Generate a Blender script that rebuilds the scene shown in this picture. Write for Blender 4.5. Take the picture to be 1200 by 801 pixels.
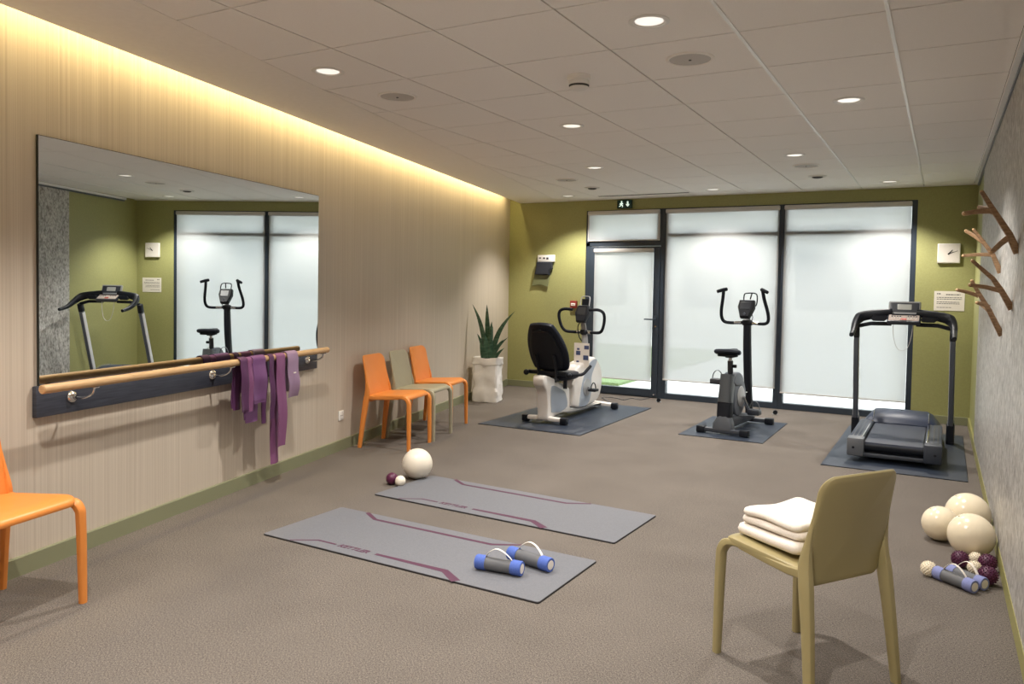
import bpy, bmesh, math, random
from math import sin, cos, pi, radians, sqrt, hypot
from mathutils import Vector, Matrix
random.seed(7)
S = bpy.context.scene
COL = S.collection
for o in list(bpy.data.objects): bpy.data.objects.remove(o)

# ------------------------------------------------------------------ camera
CAM_H = 1.3585
def make_camera():
    yaw, pitch, roll = radians(28.829), radians(-2.084), radians(1.0388)
    fwd = Vector((-sin(yaw)*cos(pitch), cos(yaw)*cos(pitch), sin(pitch)))
    right = Vector((cos(yaw), sin(yaw), 0)); up = right.cross(fwd)
    r = right*cos(roll) + up*sin(roll); u = -right*sin(roll) + up*cos(roll)
    cd = bpy.data.cameras.new('camera'); co = bpy.data.objects.new('camera', cd); COL.objects.link(co)
    co.matrix_world = Matrix(((r.x, u.x, -fwd.x, 0), (r.y, u.y, -fwd.y, 0), (r.z, u.z, -fwd.z, CAM_H), (0, 0, 0, 1)))
    cd.sensor_width = 36; cd.sensor_fit = 'HORIZONTAL'
    cd.lens = 907.6/1200*36
    cd.shift_x = (600-608.58)/1200; cd.shift_y = (369.03-400.5)/1200
    cd.clip_start = 0.02; cd.clip_end = 300
    S.camera = co
make_camera()

# ------------------------------------------------------------------ world, exposure
SKY = 4.2
DOWNLIGHT_W = 162.0
COVE_W = 38.0
w = bpy.data.worlds.new('world'); S.world = w; w.use_nodes = True
bg = w.node_tree.nodes['Background']; bg.inputs[0].default_value = (0.85, 0.925, 1.0, 1); bg.inputs[1].default_value = SKY
S.view_settings.view_transform = 'Standard'; S.view_settings.look = 'None'
S.view_settings.exposure = 0.16; S.view_settings.gamma = 1.0; S.view_settings.use_curve_mapping = False
cy = S.cycles
cy.use_denoising = True
cy.max_bounces = 10; cy.diffuse_bounces = 6; cy.glossy_bounces = 5; cy.transmission_bounces = 6; cy.transparent_max_bounces = 8
cy.caustics_reflective = False; cy.caustics_refractive = False
cy.sample_clamp_indirect = 6.0; cy.blur_glossy = 0.5

# ------------------------------------------------------------------ materials
def lin(c): return tuple(((v/255)/12.92 if v/255 <= .04045 else ((v/255+.055)/1.055)**2.4) for v in c)
MATS = {}
def mat(name, c, rough=.5, metal=0, spec=None, emit=None, coat=0):
    if name in MATS: return MATS[name]
    m = bpy.data.materials.new(name); m.use_nodes = True
    b = m.node_tree.nodes['Principled BSDF']
    b.inputs['Base Color'].default_value = (*lin(c), 1); b.inputs['Roughness'].default_value = rough; b.inputs['Metallic'].default_value = metal
    if spec is not None: b.inputs['Specular IOR Level'].default_value = spec
    if coat: b.inputs['Coat Weight'].default_value = coat
    if emit: b.inputs['Emission Color'].default_value = (*lin(emit[0]), 1); b.inputs['Emission Strength'].default_value = emit[1]
    MATS[name] = m
    return m
def nd(m, t, **kw):
    n = m.node_tree.nodes.new(t)
    for k, v in kw.items():
        if hasattr(n, k): setattr(n, k, v)
        else: n.inputs[k].default_value = v
    return n
def lk(m, a, b): m.node_tree.links.new(a, b)
def noise_mat(name, c1, c2, scale, rough=.6, stretch=(1, 1, 1), bump=0., detail=4., lo=.35, hi=.65, metal=0, spec=None, bdist=.002, rough2=None, coords='Object'):
    m = mat(name, c1, rough, metal, spec); b = m.node_tree.nodes['Principled BSDF']
    tc = nd(m, 'ShaderNodeTexCoord'); mp = nd(m, 'ShaderNodeMapping'); mp.inputs['Scale'].default_value = stretch
    nz = nd(m, 'ShaderNodeTexNoise'); nz.inputs['Scale'].default_value = scale; nz.inputs['Detail'].default_value = detail
    cr = nd(m, 'ShaderNodeValToRGB'); e = cr.color_ramp.elements
    e[0].position = lo; e[1].position = hi; e[0].color = (*lin(c1), 1); e[1].color = (*lin(c2), 1)
    lk(m, tc.outputs[coords], mp.inputs[0]); lk(m, mp.outputs[0], nz.inputs[0]); lk(m, nz.outputs[0], cr.inputs[0]); lk(m, cr.outputs[0], b.inputs['Base Color'])
    if bump:
        bp = nd(m, 'ShaderNodeBump'); bp.inputs['Strength'].default_value = bump; bp.inputs['Distance'].default_value = bdist
        lk(m, nz.outputs[0], bp.inputs['Height']); lk(m, bp.outputs[0], b.inputs['Normal'])
    if rough2 is not None:
        mr = nd(m, 'ShaderNodeMapRange'); mr.inputs['From Min'].default_value = lo; mr.inputs['From Max'].default_value = hi
        mr.inputs['To Min'].default_value = rough; mr.inputs['To Max'].default_value = rough2
        lk(m, nz.outputs[0], mr.inputs[0]); lk(m, mr.outputs[0], b.inputs['Roughness'])
    return m

def carpet_mat():
    m = mat('carpet', (124, 116, 109), .95, spec=.12); b = m.node_tree.nodes['Principled BSDF']
    tc = nd(m, 'ShaderNodeTexCoord'); h = []
    for st, sc in (((120, 420, 1), 1.0), ((420, 120, 1), 1.0), ((1, 1, 1), 560.0), ((1, 1, 1), 2.2)):
        mp = nd(m, 'ShaderNodeMapping'); mp.inputs['Scale'].default_value = st
        n = nd(m, 'ShaderNodeTexNoise'); n.inputs['Scale'].default_value = sc; n.inputs['Detail'].default_value = 2
        lk(m, tc.outputs['Object'], mp.inputs[0]); lk(m, mp.outputs[0], n.inputs[0]); h.append(n.outputs[0])
    def madd(x, k, y):
        q = nd(m, 'ShaderNodeMath', operation='MULTIPLY_ADD'); q.inputs[1].default_value = k; lk(m, x, q.inputs[0])
        if y is None: q.inputs[2].default_value = 0
        else: lk(m, y, q.inputs[2])
        return q.outputs[0]
    v = madd(h[3], .05, madd(h[2], .28, madd(h[1], .30, madd(h[0], .30, None))))
    cr = nd(m, 'ShaderNodeValToRGB'); e = cr.color_ramp.elements
    e[0].position = .37; e[1].position = .625; e[0].color = (*lin((56, 52, 48)), 1); e[1].color = (*lin((150, 141, 133)), 1)
    lk(m, v, cr.inputs[0]); lk(m, cr.outputs[0], b.inputs['Base Color'])
    bp = nd(m, 'ShaderNodeBump'); bp.inputs['Strength'].default_value = .5; bp.inputs['Distance'].default_value = .004
    lk(m, v, bp.inputs['Height']); lk(m, bp.outputs[0], b.inputs['Normal'])
    return m
def wallpaper_mat():
    # fine vertical stripes: x runs along the wall in the wall's own space
    m = mat('striped_wallpaper', (190, 176, 158), .5, spec=.35); b = m.node_tree.nodes['Principled BSDF']
    tc = nd(m, 'ShaderNodeTexCoord'); vals = []
    for sx, sz, sc in ((170, .6, 1), (60, .15, 1), (6, .05, 1)):
        mp = nd(m, 'ShaderNodeMapping'); mp.inputs['Scale'].default_value = (sx, 0, sz)
        n = nd(m, 'ShaderNodeTexNoise'); n.inputs['Scale'].default_value = sc; n.inputs['Detail'].default_value = 2
        lk(m, tc.outputs['Object'], mp.inputs[0]); lk(m, mp.outputs[0], n.inputs[0]); vals.append(n)
    a = nd(m, 'ShaderNodeMath', operation='MULTIPLY_ADD'); a.inputs[1].default_value = .55
    a2 = nd(m, 'ShaderNodeMath', operation='MULTIPLY_ADD'); a2.inputs[1].default_value = .3
    mm = nd(m, 'ShaderNodeMath', operation='MULTIPLY'); mm.inputs[1].default_value = .15
    lk(m, vals[2].outputs[0], mm.inputs[0]); lk(m, vals[1].outputs[0], a2.inputs[0]); lk(m, mm.outputs[0], a2.inputs[2])
    lk(m, vals[0].outputs[0], a.inputs[0]); lk(m, a2.outputs[0], a.inputs[2])
    cr = nd(m, 'ShaderNodeValToRGB'); e = cr.color_ramp.elements
    e[0].position = .36; e[1].position = .64; e[0].color = (*lin((184, 171, 155)), 1); e[1].color = (*lin((208, 197, 182)), 1)
    lk(m, a.outputs[0], cr.inputs[0]); lk(m, cr.outputs[0], b.inputs['Base Color'])
    mr = nd(m, 'ShaderNodeMapRange'); mr.inputs['From Min'].default_value = .38; mr.inputs['From Max'].default_value = .62; mr.inputs['To Min'].default_value = .32; mr.inputs['To Max'].default_value = .55
    lk(m, a.outputs[0], mr.inputs[0]); lk(m, mr.outputs[0], b.inputs['Roughness'])
    bp = nd(m, 'ShaderNodeBump'); bp.inputs['Strength'].default_value = .18; bp.inputs['Distance'].default_value = .0012
    lk(m, a.outputs[0], bp.inputs['Height']); lk(m, bp.outputs[0], b.inputs['Normal'])
    return m
def panel_mat():
    m = mat('silver_mosaic_wallcovering', (150, 146, 138), .42, spec=.5); b = m.node_tree.nodes['Principled BSDF']
    tc = nd(m, 'ShaderNodeTexCoord')
    mp = nd(m, 'ShaderNodeMapping'); mp.inputs['Scale'].default_value = (1, 1, .55)
    v = nd(m, 'ShaderNodeTexVoronoi'); v.inputs['Scale'].default_value = 70
    n = nd(m, 'ShaderNodeTexNoise'); n.inputs['Scale'].default_value = 30; n.inputs['Detail'].default_value = 5
    mx = nd(m, 'ShaderNodeMath', operation='MULTIPLY_ADD'); mx.inputs[1].default_value = .45
    sp = nd(m, 'ShaderNodeSeparateColor')
    lk(m, tc.outputs['Object'], mp.inputs[0]); lk(m, mp.outputs[0], v.inputs[0]); lk(m, mp.outputs[0], n.inputs[0])
    lk(m, v.outputs['Color'], sp.inputs[0]); lk(m, sp.outputs[0], mx.inputs[0]); lk(m, n.outputs[0], mx.inputs[2])
    cr = nd(m, 'ShaderNodeValToRGB'); e = cr.color_ramp.elements
    e[0].position = .40; e[1].position = 1.05; e[0].color = (*lin((122, 119, 114)), 1); e[1].color = (*lin((202, 200, 196)), 1)
    lk(m, mx.outputs[0], cr.inputs[0]); lk(m, cr.outputs[0], b.inputs['Base Color'])
    bp = nd(m, 'ShaderNodeBump'); bp.inputs['Strength'].default_value = .35; bp.inputs['Distance'].default_value = .002
    lk(m, mx.outputs[0], bp.inputs['Height']); lk(m, bp.outputs[0], b.inputs['Normal'])
    return m
def blind_mat():
    m = bpy.data.materials.new('screen_fabric'); m.use_nodes = True; nt = m.node_tree; nt.nodes.clear()
    out = nd(m, 'ShaderNodeOutputMaterial'); t = nd(m, 'ShaderNodeBsdfTranslucent'); d = nd(m, 'ShaderNodeBsdfDiffuse'); tr = nd(m, 'ShaderNodeBsdfTransparent')
    t.inputs[0].default_value = (.93, .93, .92, 1); d.inputs[0].default_value = (.62, .62, .61, 1); tr.inputs[0].default_value = (1, 1, 1, 1)
    m1 = nd(m, 'ShaderNodeMixShader'); m1.inputs[0].default_value = .32
    m2 = nd(m, 'ShaderNodeMixShader'); m2.inputs[0].default_value = .25
    lk(m, t.outputs[0], m1.inputs[1]); lk(m, d.outputs[0], m1.inputs[2]); lk(m, m1.outputs[0], m2.inputs[1]); lk(m, tr.outputs[0], m2.inputs[2]); lk(m, m2.outputs[0], out.inputs[0])
    return m
def glass_mat():
    m = bpy.data.materials.new('window_glass'); m.use_nodes = True; nt = m.node_tree; nt.nodes.clear()
    out = nd(m, 'ShaderNodeOutputMaterial'); tr = nd(m, 'ShaderNodeBsdfTransparent'); g = nd(m, 'ShaderNodeBsdfGlossy')
    tr.inputs[0].default_value = (.93, .95, .94, 1); g.inputs['Roughness'].default_value = .02
    f = nd(m, 'ShaderNodeFresnel'); f.inputs[0].default_value = 1.35
    mx = nd(m, 'ShaderNodeMixShader'); lk(m, f.outputs[0], mx.inputs[0]); lk(m, tr.outputs[0], mx.inputs[1]); lk(m, g.outputs[0], mx.inputs[2]); lk(m, mx.outputs[0], out.inputs[0])
    return m
M = dict(
 carpet=carpet_mat(), wallpaper=wallpaper_mat(), panel=panel_mat(), blind=blind_mat(), glass=glass_mat(),
 green=noise_mat('olive_paint', (150, 150, 98), (156, 156, 103), 60, .55, bump=.05),
 base=mat('sage_baseboard', (132, 134, 106), .45),
 rbase=mat('olive_baseboard', (150, 146, 92), .45),
 tile=noise_mat('ceiling_tile_white', (243, 240, 237), (247, 244, 241), 220, .8, bump=.08, bdist=.0008),
 plaster=noise_mat('plaster_white', (243, 240, 236), (246, 243, 239), 30, .75),
 joint=mat('joint_grey', (84, 80, 76), .8), rail=mat('white_rail', (236, 236, 234), .3),
 white=mat('white_plastic', (232, 230, 226), .4), wood=noise_mat('beech', (186, 150, 108), (200, 166, 124), 5, .45, (3, 3, 30), .05),
 oak=noise_mat('oak_branch', (128, 100, 72), (160, 130, 98), 6, .5, (6, 6, 20), .05),
 navywood=noise_mat('navy_stained_wood', (46, 50, 62), (62, 66, 78), 8, .5, (1, 1, 14), .2),
 frame=mat('anthracite_aluminium', (44, 54, 66), .4), orange=mat('orange_plastic', (222, 138, 64), .4), greige=mat('greige_plastic', (158, 152, 130), .45),
 khaki=mat('khaki_plastic', (154, 142, 101), .38), mirror=mat('mirror_silver', (236, 240, 240), .0, 1.0), edge=mat('mirror_edge', (34, 38, 36), .3),
 chrome=mat('chrome', (220, 220, 222), .12, 1.0), black=mat('black_plastic', (15, 20, 29), .5, spec=.35), foam=mat('black_foam_grip', (14, 19, 28), .75, spec=.3),
 rubber=noise_mat('rubber_mat', (32, 41, 55), (40, 50, 65), 120, .5, bump=.35, bdist=.001),
 silver=mat('silver_grey_plastic', (158, 160, 162), .35), dgrey=mat('dark_grey_plastic', (56, 60, 68), .42), mgrey=mat('mid_grey_plastic', (88, 94, 104), .42),
 cream=mat('cream_white_shell', (226, 222, 217), .32), bluegrey=mat('blue_grey_panel', (160, 170, 184), .4),
 vinyl=noise_mat('navy_black_vinyl', (13, 19, 32), (18, 25, 39), 90, .5, bump=.15, spec=.3),
 yoga=noise_mat('yoga_foam_grey', (98, 100, 106), (106, 108, 114), 160, .75, bump=.15, bdist=.001), yogaedge=mat('yoga_edge', (38, 36, 38), .7),
 plum=mat('plum_print', (76, 38, 62), .75), purple=mat('purple_latex', (112, 70, 118), .5), dpurple=mat('dark_purple_latex', (84, 46, 84), .5), lpurple=mat('lilac_latex', (150, 124, 152), .5), mauve=mat('mauve_latex', (128, 78, 118), .5),
 violet=mat('violet_latex', (122, 92, 142), .5),
 blue=noise_mat('blue_foam', (70, 96, 172), (78, 104, 182), 200, .8, bump=.15), lav=noise_mat('lavender_foam', (120, 128, 176), (128, 136, 184), 200, .8, bump=.15),
 gripgrey=mat('grey_grip', (96, 98, 102), .65), strap=mat('white_strap', (232, 226, 218), .7),
 ballcream=mat('cream_pvc', (234, 222, 196), .22), ballwhite=mat('ivory_pvc', (236, 228, 212), .35), ballplum=mat('plum_pvc', (84, 28, 62), .4),
 spikewhite=mat('ivory_rubber', (232, 222, 200), .5), spikeplum=mat('plum_rubber', (78, 26, 60), .5),
 towel=noise_mat('white_terry', (232, 224, 214), (240, 233, 224), 240, .95, bump=.5, bdist=.003, spec=.1),
 paper=noise_mat('crinkled_paper', (226, 222, 218), (234, 231, 228), 9, .55, bump=.35, bdist=.006), soil=noise_mat('soil', (54, 44, 36), (78, 64, 52), 90, .95, bump=.8, bdist=.01),
 leaf=noise_mat('sansevieria_leaf', (40, 72, 54), (72, 104, 80), 14, .4, (1, 1, 3), .1),
 red=mat('alarm_red', (136, 44, 38), .5), exitgreen=mat('exit_green', (18, 62, 58), .4), exitwhite=mat('exit_white', (236, 246, 240), .4, emit=((230, 255, 240), .7)),
 ink=mat('ink', (60, 60, 66), .7), paperwhite=mat('paper_sheet', (222, 216, 208), .6), picblue=mat('picture_blue', (64, 76, 112), .6),
 lens=mat('lamp_lens', (255, 250, 240), .3, emit=((255, 248, 238), .75)), grille=mat('speaker_grille', (196, 193, 190), .7), dark=mat('dark_slot', (70, 70, 68), .7),
 screen=mat('lcd_screen', (186, 190, 186), .25), terrace=noise_mat('pale_paving', (226, 222, 216), (236, 232, 226), 3, .9), grass=noise_mat('lawn', (112, 132, 88), (140, 158, 108), 40, 1., bump=.8, bdist=.02),
 render_=mat('facade_render', (216, 214, 210), .9), facadewin=mat('facade_window', (112, 122, 132), .3), led=mat('led_strip', (255, 224, 160), .4, emit=((255, 214, 140), 4.0)),
 redlabel=mat('red_key', (190, 70, 56), .4), pinkbtn=mat('key_panel', (206, 192, 184), .4), pouch=mat('black_nylon', (30, 34, 44), .8), olivestrap=mat('olive_tubing', (104, 108, 74), .6),
)

# ------------------------------------------------------------------ mesh helpers
def V(*a): return Vector(a)
def mk(name, verts, faces, m, parent=None, smooth=38):
    me = bpy.data.meshes.new(name); me.from_pydata([tuple(v) for v in verts], [], faces); me.validate()
    bm = bmesh.new(); bm.from_mesh(me); bmesh.ops.recalc_face_normals(bm, faces=bm.faces); bm.to_mesh(me); bm.free()
    if smooth:
        me.polygons.foreach_set('use_smooth', [True]*len(me.polygons)); me.set_sharp_from_angle(angle=radians(smooth))
    me.materials.append(m)
    o = bpy.data.objects.new(name, me); COL.objects.link(o)
    if parent: o.parent = parent
    return o
class MB:
    def __init__(s): s.v = []; s.f = []
    def add(s, v, f):
        n = len(s.v); s.v += [Vector(p) for p in v]; s.f += [tuple(i+n for i in q) for q in f]; return s
    def box(s, c, d, bev=0, rot=None, seg=2):
        bm = bmesh.new(); bmesh.ops.create_cube(bm, size=1)
        for v in bm.verts: v.co = Vector((v.co.x*d[0], v.co.y*d[1], v.co.z*d[2]))
        if bev: bmesh.ops.bevel(bm, geom=list(bm.edges), offset=min(bev, .49*min(d)), segments=seg, profile=.5, affect='EDGES')
        R = rot if rot else Matrix.Identity(3)
        vs = [R @ v.co + Vector(c) for v in bm.verts]; fs = [[v.index for v in f.verts] for f in bm.faces]; bm.free()
        return s.add(vs, fs)
    def b2(s, a, b, bev=0, seg=2):
        return s.box([(a[i]+b[i])/2 for i in range(3)], [abs(b[i]-a[i]) for i in range(3)], bev, seg=seg)
    def prism(s, poly, z0, z1, xf=None):
        n = len(poly); xf = xf or (lambda p: p)
        vs = [xf(V(p[0], p[1], z0)) for p in poly] + [xf(V(p[0], p[1], z1)) for p in poly]
        return s.add(vs, [tuple(range(n-1, -1, -1)), tuple(range(n, 2*n))] + [(i, (i+1) % n, (i+1) % n+n, i+n) for i in range(n)])
    def tube(s, path, r, seg=10, caps=True, closed=False):
        return s.sweep(path, r if isinstance(r, (list, tuple)) else [r]*len(path), seg=seg, caps=caps, closed=closed)
    def sweep(s, path, rad, seg=10, ref=None, caps=True, pw=2.0, closed=False):
        # rad: radius or (half width along side, half height along normal); pw>2 gives a squarish section
        P = [Vector(p) for p in path]; n = len(P); rings = []
        last = Vector(ref) if ref else None
        for i in range(n):
            if closed: t = (P[(i+1) % n]-P[i-1])
            else: t = P[min(i+1, n-1)]-P[max(i-1, 0)]
            t.normalize()
            if last is None:
                last = Vector((0, 0, 1)) if abs(t.z) < .9 else Vector((1, 0, 0))
            nr = last-t*last.dot(t)
            if nr.length < 1e-5: nr = t.orthogonal()
            nr.normalize(); sd = t.cross(nr)
            if not ref: last = nr
            a, b = rad[i] if isinstance(rad[i], (tuple, list)) else (rad[i], rad[i])
            ring = []
            for k in range(seg):
                th = 2*pi*k/seg; c, q = cos(th), sin(th)
                if pw != 2: c = math.copysign(abs(c)**(2/pw), c); q = math.copysign(abs(q)**(2/pw), q)
                ring.append(P[i]+sd*(a*c)+nr*(b*q))
            rings.append(ring)
        vs = [p for r_ in rings for p in r_]; fs = []
        for i in range(n if closed else n-1):
            j = (i+1) % n
            for k in range(seg): fs.append((i*seg+k, i*seg+(k+1) % seg, j*seg+(k+1) % seg, j*seg+k))
        if caps and not closed: fs += [tuple(range(seg-1, -1, -1)), tuple((n-1)*seg+k for k in range(seg))]
        return s.add(vs, fs)
    def lathe(s, prof, seg=24, xf=None):
        # prof: (radius, z); ends with radius 0 close to a point
        xf = xf or (lambda p: p); vs = []; fs = []; idx = []
        for r, z in prof:
            if r < 1e-6: idx.append([len(vs)]); vs.append(xf(V(0, 0, z)))
            else: idx.append(list(range(len(vs), len(vs)+seg))); vs += [xf(V(r*cos(2*pi*k/seg), r*sin(2*pi*k/seg), z)) for k in range(seg)]
        for a, b in zip(idx, idx[1:]):
            for k in range(seg):
                k2 = (k+1) % seg
                if len(a) == 1 and len(b) > 1: fs.append((a[0], b[k], b[k2]))
                elif len(b) == 1 and len(a) > 1: fs.append((a[k], a[k2], b[0]))
                elif len(a) > 1: fs.append((a[k], a[k2], b[k2], b[k]))
        return s.add(vs, fs)
    def plate(s, outline, thick, zf=None, xf=None, rim=.01, rings=(.86, .55, .25)):
        # star-shaped outline, rounded rim, optional height function and mapping into 3D
        zf = zf or (lambda x, y: 0); xf = xf or (lambda p: p)
        n = len(outline); cx = sum(p[0] for p in outline)/n; cyy = sum(p[1] for p in outline)/n
        def ring(ins, k, dz):
            r_ = []
            for p in outline:
                dx, dy = p[0]-cx, p[1]-cyy; L = max(hypot(dx, dy), 1e-6); f = k*max(0, (L-ins)/L)
                x, y = cx+dx*f, cyy+dy*f; r_.append(xf(V(x, y, zf(x, y)+dz)))
            return r_
        h = thick/2; seq = []
        for k in reversed(rings): seq.append(ring(rim, k, -h))
        for a in range(0, 5):
            th = -pi/2+a*pi/4; seq.append(ring(rim*(1-cos(th)), 1, h*sin(th)))
        for k in rings: seq.append(ring(rim, k, h))
        vs = [p for q in seq for p in q]; fs = []
        for i in range(len(seq)-1):
            for k in range(n): fs.append((i*n+k, i*n+(k+1) % n, (i+1)*n+(k+1) % n, (i+1)*n+k))
        c0 = len(vs); vs.append(xf(V(cx, cyy, zf(cx, cyy)-h))); vs.append(xf(V(cx, cyy, zf(cx, cyy)+h)))
        m_ = (len(seq)-1)*n
        for k in range(n): fs.append((c0, (k+1) % n, k)); fs.append((c0+1, m_+k, m_+(k+1) % n))
        return s.add(vs, fs)
    def sphere(s, c, r, seg=16, sc=(1, 1, 1)):
        k = seg//2; prof = [(0, -1)]+[(cos(-pi/2+pi*i/k), sin(-pi/2+pi*i/k)) for i in range(1, k)]+[(0, 1)]
        return s.lathe(prof, seg, lambda p: V(c[0]+p.x*r*sc[0], c[1]+p.y*r*sc[1], c[2]+p.z*r*sc[2]))
    def cyl(s, a, b, r, seg=16, r2=None): return s.sweep([a, b], [r, r if r2 is None else r2], seg)
    def build(s, name, m, parent=None, smooth=38): return mk(name, s.v, s.f, m, parent, smooth)
def rrect(w, h, r, n=5, cx=0, cyy=0):
    p = []
    for (sx, sy, a0) in ((1, 1, 0), (-1, 1, 90), (-1, -1, 180), (1, -1, 270)):
        for i in range(n):
            a = radians(a0+90*i/(n-1)); p.append((cx+sx*(w/2-r)+r*cos(a), cyy+sy*(h/2-r)+r*sin(a)))
    return p
def smooth_path(pts, n=6):
    # Catmull-Rom through the points
    P = [Vector(p) for p in pts]; out = []
    for i in range(len(P)-1):
        p0 = P[max(i-1, 0)]; p1 = P[i]; p2 = P[i+1]; p3 = P[min(i+2, len(P)-1)]
        for k in range(n):
            t = k/n
            out.append(.5*((2*p1)+(p2-p0)*t+(2*p0-5*p1+4*p2-p3)*t*t+(3*p1-p0-3*p2+p3)*t**3))
    out.append(P[-1]); return out
def lerp_list(vals, n):
    out = []
    for i in range(n):
        t = i/(n-1)*(len(vals)-1); k = min(int(t), len(vals)-2); u = t-k
        a, b = vals[k], vals[k+1]
        out.append(tuple(x+(y-x)*u for x, y in zip(a, b)) if isinstance(a, tuple) else a+(b-a)*u)
    return out
def tag(o, label, cat, group=None):
    o['label'] = label; o['category'] = cat
    if group: o['group'] = group
    return o
def thing(name, label, cat, loc=(0, 0, 0), rz=0, group=None):
    o = bpy.data.objects.new(name, None); COL.objects.link(o); o.empty_display_size = .1
    o.location = loc; o.rotation_euler = (0, 0, rz); return tag(o, label, cat, group)
def struct(o): o['kind'] = 'structure'; return o
def text_part(name, body, size, m, parent, loc, rot, shear=0, extrude=.0003, align='LEFT'):
    c = bpy.data.curves.new(name, 'FONT'); c.body = body; c.size = size; c.extrude = extrude; c.shear = shear; c.offset = .0022; c.align_x = align; c.align_y = 'CENTER'
    t = bpy.data.objects.new(name, c); COL.objects.link(t); bpy.context.view_layer.update()
    me = bpy.data.meshes.new_from_object(t.evaluated_get(bpy.context.evaluated_depsgraph_get())); bpy.data.objects.remove(t)
    me.materials.clear(); me.materials.append(m)
    o = bpy.data.objects.new(name, me); COL.objects.link(o); o.parent = parent; o.location = loc; o.rotation_euler = rot
    return o
def copy_tree(o, parent=None):
    c = o.copy(); COL.objects.link(c)
    if parent: c.parent = parent
    for ch in [x for x in bpy.data.objects if x.parent == o]: copy_tree(ch, c)
    return c

# ------------------------------------------------------------------ the room
D = 9.2706; CZ = 2.494; YF = -1.6
PLX = -5.2762; LRZ = radians(-77.613); NL = V(.97673, .21452, 0); SL = V(.21452, -.97673, 0); TL = .21963
SMAX = (D-YF)/.97673
def LW(s, off, z=0): return V(PLX, D, 0)+SL*s+NL*off+V(0, 0, z)       # a point by distance from the far corner, distance off the left wall, height
def xr(y): return .253+.0075*(D-y)                                     # right wall face
def xl(y): return PLX+TL*(D-y)
Lroot = dict(location=(PLX, D, 0), rotation_euler=(0, 0, LRZ))
def place_left(o): o.location = (PLX, D, 0); o.rotation_euler = (0, 0, LRZ); return o

# floor
f = MB().prism([(xl(YF)-.3, YF-.2), (xr(YF)+.2, YF-.2), (xr(D)+.2, D+.02), (PLX-.3, D+.02)], -.1, 0).build('floor', M['carpet'], smooth=0); struct(f)
# left wall with striped paper, baseboard
o = MB().b2((-.3, -.15, -.1), (SMAX+.2, 0, 2.72)).build('wall_left', M['wallpaper'], smooth=0); place_left(struct(o))
o = MB()
o.prism([(0, 0), (.014, 0), (.014, .083), (.011, .088), (0, .088)], .0, SMAX, lambda p: V(p.z, p.x, p.y)); o = o.build('baseboard_left', M['base'], smooth=0); place_left(struct(o))
# back wall around the glazing
WX0, WX1, WZ = -4.13, -.295, 2.36
o = MB(); o.b2((PLX-.2, D, -.1), (WX0, D+.3, 2.72)); o.b2((WX1, D, -.1), (xr(D)+.2, D+.3, 2.72)); o.b2((WX0, D, WZ), (WX1, D+.3, 2.72))
struct(o.build('wall_back', M['green'], smooth=0))
o = MB(); o.b2((PLX+.01, D-.014, 0), (WX0, D, .085), .003); o.b2((WX1, D-.014, 0), (xr(D), D, .085), .003); struct(o.build('baseboard_back', M['base'], smooth=0))
# right wall: painted wall, then the mosaic covering up to 1.45 m from the corner
PY = 7.82
o = MB().prism([(xr(YF-.2), YF-.2), (xr(YF-.2)+.2, YF-.2), (xr(D)+.2, D), (xr(D), D)], -.1, 2.72).build('wall_right', M['green'], smooth=0); struct(o)
c = MB().prism([(xr(YF)-.012, YF), (xr(YF), YF), (xr(PY), PY), (xr(PY)-.012, PY)], .085, 2.455).build('wall_covering', M['panel'], o, 0)
o = MB().prism([(xr(YF)-.015, YF), (xr(YF), YF), (xr(D), D-.014), (xr(D)-.015, D-.014)], 0, .085).build('baseboard_right', M['rbase'], smooth=0); struct(o)
o = MB().prism([(xr(YF)-.045, YF), (xr(YF)-.002, YF), (xr(8.95)-.002, 8.95), (xr(8.95)-.045, 8.95)], CZ-.03, CZ-.003).build('trim_1', M['rail'], smooth=0); struct(o)
o = MB().prism([(xr(YF)-.02, YF), (xr(YF)-.002, YF), (xr(8.95)-.002, 8.95), (xr(8.95)-.02, 8.95)], CZ-.05, CZ-.031).build('shadow_gap_strip', M['mgrey'], smooth=0); struct(o)  # grey strip stands in for the shade of the gap under the rail
# wall behind the camera
struct(MB().b2((xl(YF)-.3, YF-.15, -.1), (xr(YF)+.2, YF, 2.72)).build('wall_front', M['plaster'], smooth=0))

# ceiling: added light-blocking board, plaster margin beside the cove, cove recess, then separate tiles
def clip(poly, n, d):
    out = []
    for i in range(len(poly)):
        a, b = poly[i], poly[(i+1) % len(poly)]; fa = a[0]*n[0]+a[1]*n[1]-d; fb = b[0]*n[0]+b[1]*n[1]-d
        if fa >= 0: out.append(a)
        if (fa >= 0) != (fb >= 0):
            t = fa/(fa-fb); out.append((a[0]+(b[0]-a[0])*t, a[1]+(b[1]-a[1])*t))
    return out
def area(p): return abs(sum(p[i][0]*p[(i+1) % len(p)][1]-p[(i+1) % len(p)][0]*p[i][1] for i in range(len(p))))/2
d0 = PLX*NL.x+D*NL.y
big = [(-7, YF-.1), (1, YF-.1), (1, D), (-7, D)]
room = clip(clip(big, (NL.x, NL.y), d0-.1), (-1, -.0075), -(.253+.0075*D)-.1)
GAP, BAND = .155, .735
m_ = MB()
m_.prism(clip(room, (NL.x, NL.y), d0+GAP), CZ+.02, CZ+.04)
m_.prism(clip(clip(room, (NL.x, NL.y), d0+GAP), (-NL.x, -NL.y), -(d0+BAND)), CZ, CZ+.02)
m_.prism(clip(room, (-NL.x, -NL.y), -(d0+.5)), CZ+.19, CZ+.226)
m_.prism(clip(clip(room, (NL.x, NL.y), d0+.46), (-NL.x, -NL.y), -(d0+.5)), CZ+.03, CZ+.2)
ceil = struct(m_.build('ceiling', M['plaster'], smooth=0))
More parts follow.
